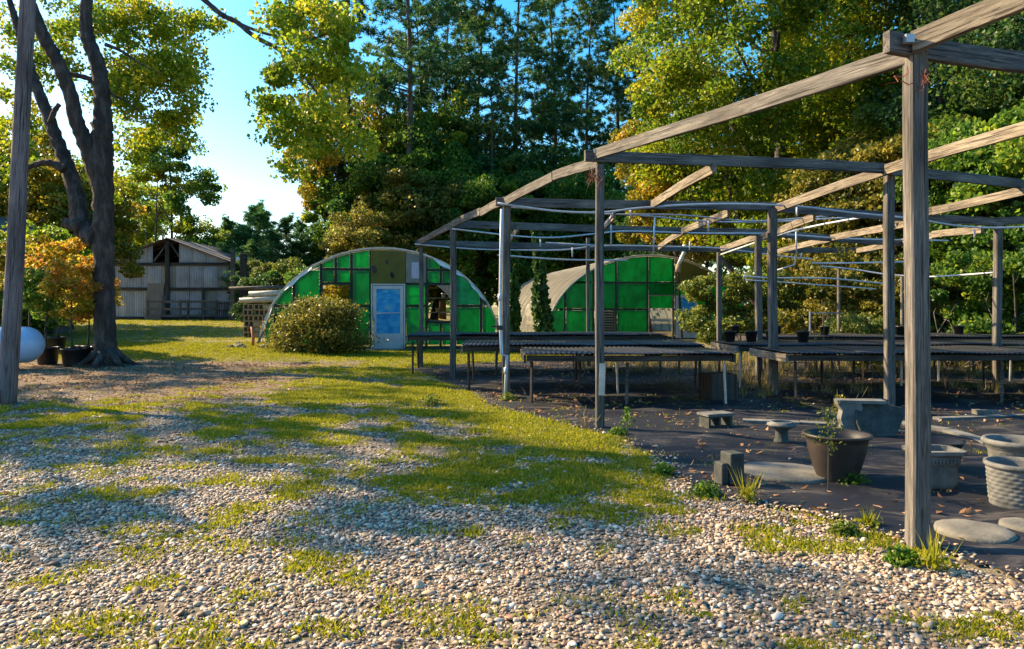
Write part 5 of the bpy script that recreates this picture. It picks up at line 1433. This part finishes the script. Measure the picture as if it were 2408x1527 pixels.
# ---- ivy clad posts between the greenhouses
def ivy_col(px, Y, ztop, r0, r1, label, sd, lean=0):
    x = (px - CX) / F * Y; t = thing("ivy_clad_post", (x, Y, 0), label, "ivy column")
    rr = np.random.default_rng(sd)
    MB().tube([(0, 0, -.05), (lean * .5, 0, ztop * .5), (lean, 0, ztop)], .08, 8).build("post", M['darkwood'], t)
    n = 5200; z = rr.random(n) ** 1.15 * ztop; a = rr.random(n) * 6.3
    r = (r1 + (r0 - r1) * (1 - z / ztop) ** 1.5) * (.55 + .5 * rr.random(n)) * (.45 + 1.1 * vnoise(z * 1.0, a, .35, 3))
    P = np.stack([np.cos(a) * r + lean * z / ztop, np.sin(a) * r, z], 1)
    link("ivy", leaves("ivy", P, .12, .5, .2, .5 + .3 * (vnoise(z, a, .6, 5) - .5), .2, rr, .7), L['ivy'], t)
ivy_col(1280, 22.5, 3.9, .32, .11, "wide based ivy covered post left of the right hand greenhouse", 5, -.22)
ivy_col(1206, 23.2, 4.0, .20, .14, "slim ivy covered post behind the third front pergola post", 6)

# ---- bushes in front of the left greenhouse
def dome_bush(loc, rad, n, size, leaf, label, sd, ncl=70, sig=.17):
    rr = np.random.default_rng(sd); t = thing("spreading_bush", loc, label, "bush"); C = []
    while len(C) < ncl:
        d = rr.normal(size=3); d /= np.linalg.norm(d); d[2] = abs(d[2]) * 1.0; q = rr.uniform(.6, 1.02); C.append(d * q * np.array(rad) + np.array([0, 0, .06]))
    C = np.array(C); idx = rr.integers(0, ncl, n); sg = rr.uniform(.6, 1.3, ncl)[idx][:, None] * sig
    P = C[idx] + rr.normal(size=(n, 3)) * sg * np.array([1.2, 1.2, .5]); P[:, 2] = np.maximum(P[:, 2], .03)
    cv = .5 + rr.normal(size=ncl) * .2; link("foliage", leaves("foliage", P, size, .3, .9, cv[idx], .18, rr, .6), L[leaf], t)
    m = MB()
    for c in C[::2]: m.tube(curve_pts((0, 0, .0), c, 3, .1, rr), [.03, .02, .012, .006], 4, False)
    m.build("stems", M['bark_dark'], t); return t
bx = W(752, 0, 22.6).x
dome_bush((bx, 22.6, gz(bx, 22.6)), (1.32, 1.05, 1.66), 20000, .085, 'olive', "olive gold mounded bush in front of the left greenhouse", 31, 64, .22)
rr_ = np.random.default_rng(3)
# maples in pots
mp_t, mp_c = broadleaf(401, 2.6, .035, (0, 0, 1.95), (.95, .85, 1.0), 46, 5200, .085, .17, 7, .25, gap=.1)
mp_t2, mp_c2 = broadleaf(402, 2.2, .03, (0, 0, 1.55), (.8, .7, .85), 36, 3600, .085, .15, 6, .22, gap=.1)
for k, (px, Y, tm, cm, lf, lb, s) in enumerate(((112, 18.6, mp_t2, mp_c2, 'mid', "nursery pot with a small green maple next to the gas tank", .95), (172, 18.0, mp_t, mp_c, 'orange', "front nursery pot holding the orange leaved maple", .82),
        (205, 19.3, mp_t, mp_c, 'orange', "rear nursery pot with orange maple close to the old trunk", .9), (132, 21.5, mp_t, mp_c, 'orange', "nursery pot with salmon tipped maple behind the green one", 1.1), (70, 22.5, mp_t, mp_c, 'gold', "golden maple in a pot farthest back behind the gas tank", 1.1))):
    x = (px - CX) / F * Y; t = thing("potted_maple", (x, Y, gz(x, Y)), lb, "potted tree", "maples in black nursery pots", k * 1.3)
    for nm, me, mt in (("pot", POT, M['black_plastic']), ("soil", SOIL, M['bark_dark'])):
        o_ = bpy.data.objects.new(nm, me); COL.objects.link(o_); o_.parent = t
        if not me.materials: me.materials.append(mt)
    for nm, me, mt in (("trunk", tm, M['bark_dark']), ("crown", cm, L[lf])):
        o_ = bpy.data.objects.new(nm, me); COL.objects.link(o_); o_.parent = t; o_.location = (0, 0, .3); o_.scale = (s,) * 3
        if not me.materials: me.materials.append(mt)
        o_.material_slots[0].link = 'OBJECT'; o_.material_slots[0].material = mt
for k, px in enumerate((190, 218)):
    o_ = bpy.data.objects.new("nursery_pot", POT); COL.objects.link(o_); Y = 18.7 + k * .5; x = (px - CX) / F * Y; o_.location = (x, Y, gz(x, Y))
    tag(o_, ["empty black nursery pot right of the front maple pot", "empty black nursery pot touching the old trunk"][k], "pot", "empty nursery pots")

# ---- yellow leaved plant inside the left greenhouse
q = place_local(g1, -1.5, 1.6); make("indoor_tree", mp_t, mp_c, M['bark_dark'], L['gold'], q, (1.0, .9, 1.0), .6, "yellow leaved plant inside the left greenhouse window opening", "plant")

# ---- weeds
def weed(px, py, h, label, kind='fern', Y=None, leaf='bushgreen', sd=0, lean=0):
    Y = Y or F * CH / (py - HY); x = (px - CX) / F * Y; rr = np.random.default_rng(sd)
    t = thing("weed", (x, Y, gz(x, Y) + .01), label, "weed")
    if kind == 'fern':
        MB().tube([(0, 0, 0), (lean * .5, 0, h * .5), (lean, 0, h)], [.006, .005, .002], 5).build("stalk", M['bark_dark'], t)
        n = 150; z = rr.uniform(.12 if h < .4 else .45, 1.0, n) * h; a = rr.random(n) * 6.3; r = rr.random(n) * .16 * h * (1.25 - z / h) * 2 + .01
        P = np.stack([np.cos(a) * r + lean * z / h, np.sin(a) * r, z + r * .6], 1)
        link("leaves", leaves("leaves", P, .032, .3, .5, None, .2, rr, -.2), L[leaf], t)
    elif kind == 'grass':
        n = 34; b = rr.normal(size=(n, 3)) * .02; b[:, 2] = 0; d = rand_dirs(n, rr) * .5; d[:, 2] = 1; d /= np.linalg.norm(d, axis=1, keepdims=True)
        l = rr.uniform(.4, 1.0, (n, 1)) * h; U = d * l * .5; s_ = rand_dirs(n, rr); V = np.cross(d, s_); V /= np.linalg.norm(V, axis=1, keepdims=True)
        link("blades", quads_mesh("blades", b + U, U, V * .005, .5 + rr.normal(size=n) * .2), L['grass'], t)
        n = 60; a = rr.random(n) * 6.3; zz = h * rr.uniform(.05, .35, n)
        P = np.stack([np.cos(a) * rr.random(n) * .1, np.sin(a) * rr.random(n) * .1, zz], 1); link("leaves", leaves("leaves", P, .03, .5, .6, None, .2, rr), L['grass'], t)
    elif kind == 'clump':
        n = 420; d = rand_dirs(n, rr); d[:, 2] = np.abs(d[:, 2]); P = d * rr.uniform(.3, 1, (n, 1)) * np.array([h * 1.1, h * .9, h])
        link("leaves", leaves("leaves", P, .028, .4, .6, None, .2, rr, .1), L[leaf], t)
    elif kind == 'dry':
        m = MB()
        for k in range(7): 
            a = rr.normal(size=2) * .12; m.tube([(a[0] * .4, a[1] * .4, 0), (a[0], a[1], h * .5), (a[0] * 1.3 + rr.normal() * .05, a[1] * 1.3, h * rr.uniform(.6, 1))], [.006, .005, .002], 4)
        me = m.mesh("stalks"); link("stalks", me, L['drygrass'], t)
    return t
weed(1948, 1165, .66, "tall feathery seedling in front of the large dark pot", 'fern', 5.75, 'bushgreen', 1)
weed(1760, 1185, .30, "upright green grass clump beside the squat plinth", 'grass', None, 'grass', 2)
weed(2197, 1345, .26, "upright green grass clump below the nearest post foot", 'grass', None, 'grass', 3)
weed(2005, 1150, .14, "low green weed clump at the foot of the large pot", 'clump', 6.0, 'mid', 4)
weed(2045, 1245, .16, "thin feathery weed left of the nearest post", 'grass', None, 'mid', 5)
weed(1475, 1020, .28, "feathery green weed beside the second front post", 'fern', None, 'mid', 6)
weed(1455, 1028, .12, "low weed clump right at the second front post foot", 'clump', None, 'mid', 7)
weed(1015, 955, .18, "low green weed at the left cloth edge below the fourth front post", 'clump', None, 'bushgreen', 8)
weed(1380, 1010, .25, "dry stalks just left of the second front post", 'dry', None, 'mid', 9)
weed(1195, 945, .14, "green weed clump round the third front post foot", 'clump', None, 'bushgreen', 10)
weed(1945, 955, .75, "tall dry weed stalks rising between the right hand benches", 'dry', 12.6, 'mid', 11)
weed(1925, 940, 1.5, "taller dry stalk weeds sticking up through the right hand benches", 'dry', 13.3, 'mid', 12)
weed(1988, 1010, .50, "dry curled weed left of the pale scrolled leg", 'dry', None, 'mid', 13)
weed(1975, 1018, .42, "yellowed feathery weed beside the pale scrolled leg", 'fern', None, 'gold', 14)
weed(1110, 835, .35, "low weed tuft under the right window of the left greenhouse", 'clump', 24.0, 'olive', 15)
weed(960, 838, .30, "weed tuft right of the storm door step", 'clump', 24.0, 'bushgreen', 16)
weed(1135, 838, .45, "reddish brown dead plant before the left greenhouse wall", 'dry', 24.1, 'litter', 17)
weed(1560, 1118, .10, "low green weed clump on the cloth edge, second left of the plinth", 'clump', None, 'mid', 21)
weed(1985, 1262, .09, "low weed in the pebble heap edge left of the nearest post", 'clump', None, 'bushgreen', 22)
weed(2120, 1330, .10, "low weed at the left of the nearest post foot", 'clump', None, 'mid', 23)
weed(1660, 1170, .12, "low green weed clump along the cloth edge left of the plinth", 'clump', None, 'mid', 18)
for k, (px, py) in enumerate(((1905, 1190), (1880, 1178), (2345, 1335), (2225, 1318))):
    x, y = gp_(px, py); rock(x, y, (.035, .028, .032, .03)[k], ["white rounded stone alone on the dark cloth", "tan pebble beside the lone white stone on the cloth", "white stone alone near the right corner", "small pale stone between the right stepping stone and post"][k], 'stone_pale' if k % 2 else 'white_plastic', .0, 50 + k)

ORD = 'first second third fourth fifth sixth seventh eighth ninth tenth eleventh twelfth thirteenth fourteenth fifteenth sixteenth'.split()
# ---- pots on the rear right bench
r_ = random.Random(8)
PB = MB().lathe([(0, 0), (.055, 0), (.075, .12), (.082, .12), (.082, .135), (.07, .135), (.06, .02), (0, .02)], 14).mesh("pot"); PB.materials.append(M['black_plastic']); PB.polygons.foreach_set('use_smooth', [True] * len(PB.polygons))
for k in range(7):
    o_ = bpy.data.objects.new("small_pot", PB); COL.objects.link(o_); x = 5.3 + k * .95 + r_.uniform(-.4, .4)
    o_.location = (x, 15.45 + r_.uniform(0, .9) + x * .03, .87); o_.scale = (1.4,) * 3
    tag(o_, "small black pot on the rear right bench, %s from its left end" % ORD[k], "pot", "small black pots on the rear right bench")
for k in range(4):
    o_ = bpy.data.objects.new("small_pot", PB); COL.objects.link(o_); o_.location = (4.15 + k * .42 + r_.uniform(-.12, .12), 13.6 + r_.uniform(-.3, .3), .835); o_.scale = (1.5,) * 3
    tag(o_, "small black pot on the middle right bench, %s from its left end" % ORD[k], "pot", "small black pots on the middle right bench")
# ---- wire fence at the wood edge
wf = thing("wire_fence", (9.5, 19.6, 0), "rusty wire fence with thin posts in front of the right hand woods", "fence"); LOCAL.add(wf.name)
x0 = W(1905, 0, 19.6).x - 9.5; x1 = 8.0
MB().tube([(x0, 0, 1.31), (x1, -.8, 1.29)], .018, 6).build("top_rail", M['steel'], wf)
for k in range(6):
    x = x0 + (x1 - x0) * k / 5; MB().tube([(x, -.8 * k / 5, 0), (x, -.8 * k / 5, 1.36)], .028, 6).build("post", M['steel'], wf)
m = MB(); nn = 46
for k in range(nn):
    for s in (-1, 1):
        x = x0 + (x1 - x0) * k / nn; xe = x + s * 1.25
        if x0 <= xe <= x1: m.tube([(x, -.8 * k / nn, .05), (xe, -.8 * k / nn, 1.29)], .004, 3, False)
m.build("mesh_wire", M['steel'], wf, False, 'stuff')
# thin stakes in the undergrowth, coloured as sunlit by the paler timber
for k, (px, y0, y1, Y) in enumerate(((1972, 815, 632, 16.8), (2121, 830, 650, 17.2))):
    a = W(px, y0, Y); b = W(px, y1, Y); a.z = 0
    o_ = MB().tube([Vector((0, 0, 0)), b - a], .035, 7).build("riser_post", M['beam_light'], None); o_.location = a
    tag(o_, ["thin sunlit stake rising behind the rear right bench", "thin sunlit stake rising just left of the nearest post"][k], "stake")
# bare branches lying at the fence on the right
br = thing("brush_pile", (W(2300, 0, 17.2).x, 17.2, 0), "tangle of bare grey branches left of the right hand post", "branches")
rr = np.random.default_rng(77)
for k in range(14):
    a = Vector((rr.uniform(-1.0, .6), rr.uniform(-.4, .4), 0.05)); b = a + Vector((rr.uniform(-.3, 1.2), rr.uniform(-.3, .3), rr.uniform(.6, 1.8)))
    MB().tube([Vector(q) for q in curve_pts(a, b, 5, .12, rr)], [.022, .018, .015, .012, .009, .004], 5).build("branch", M['beam'], br, True)
bpy.context.view_layer.update()
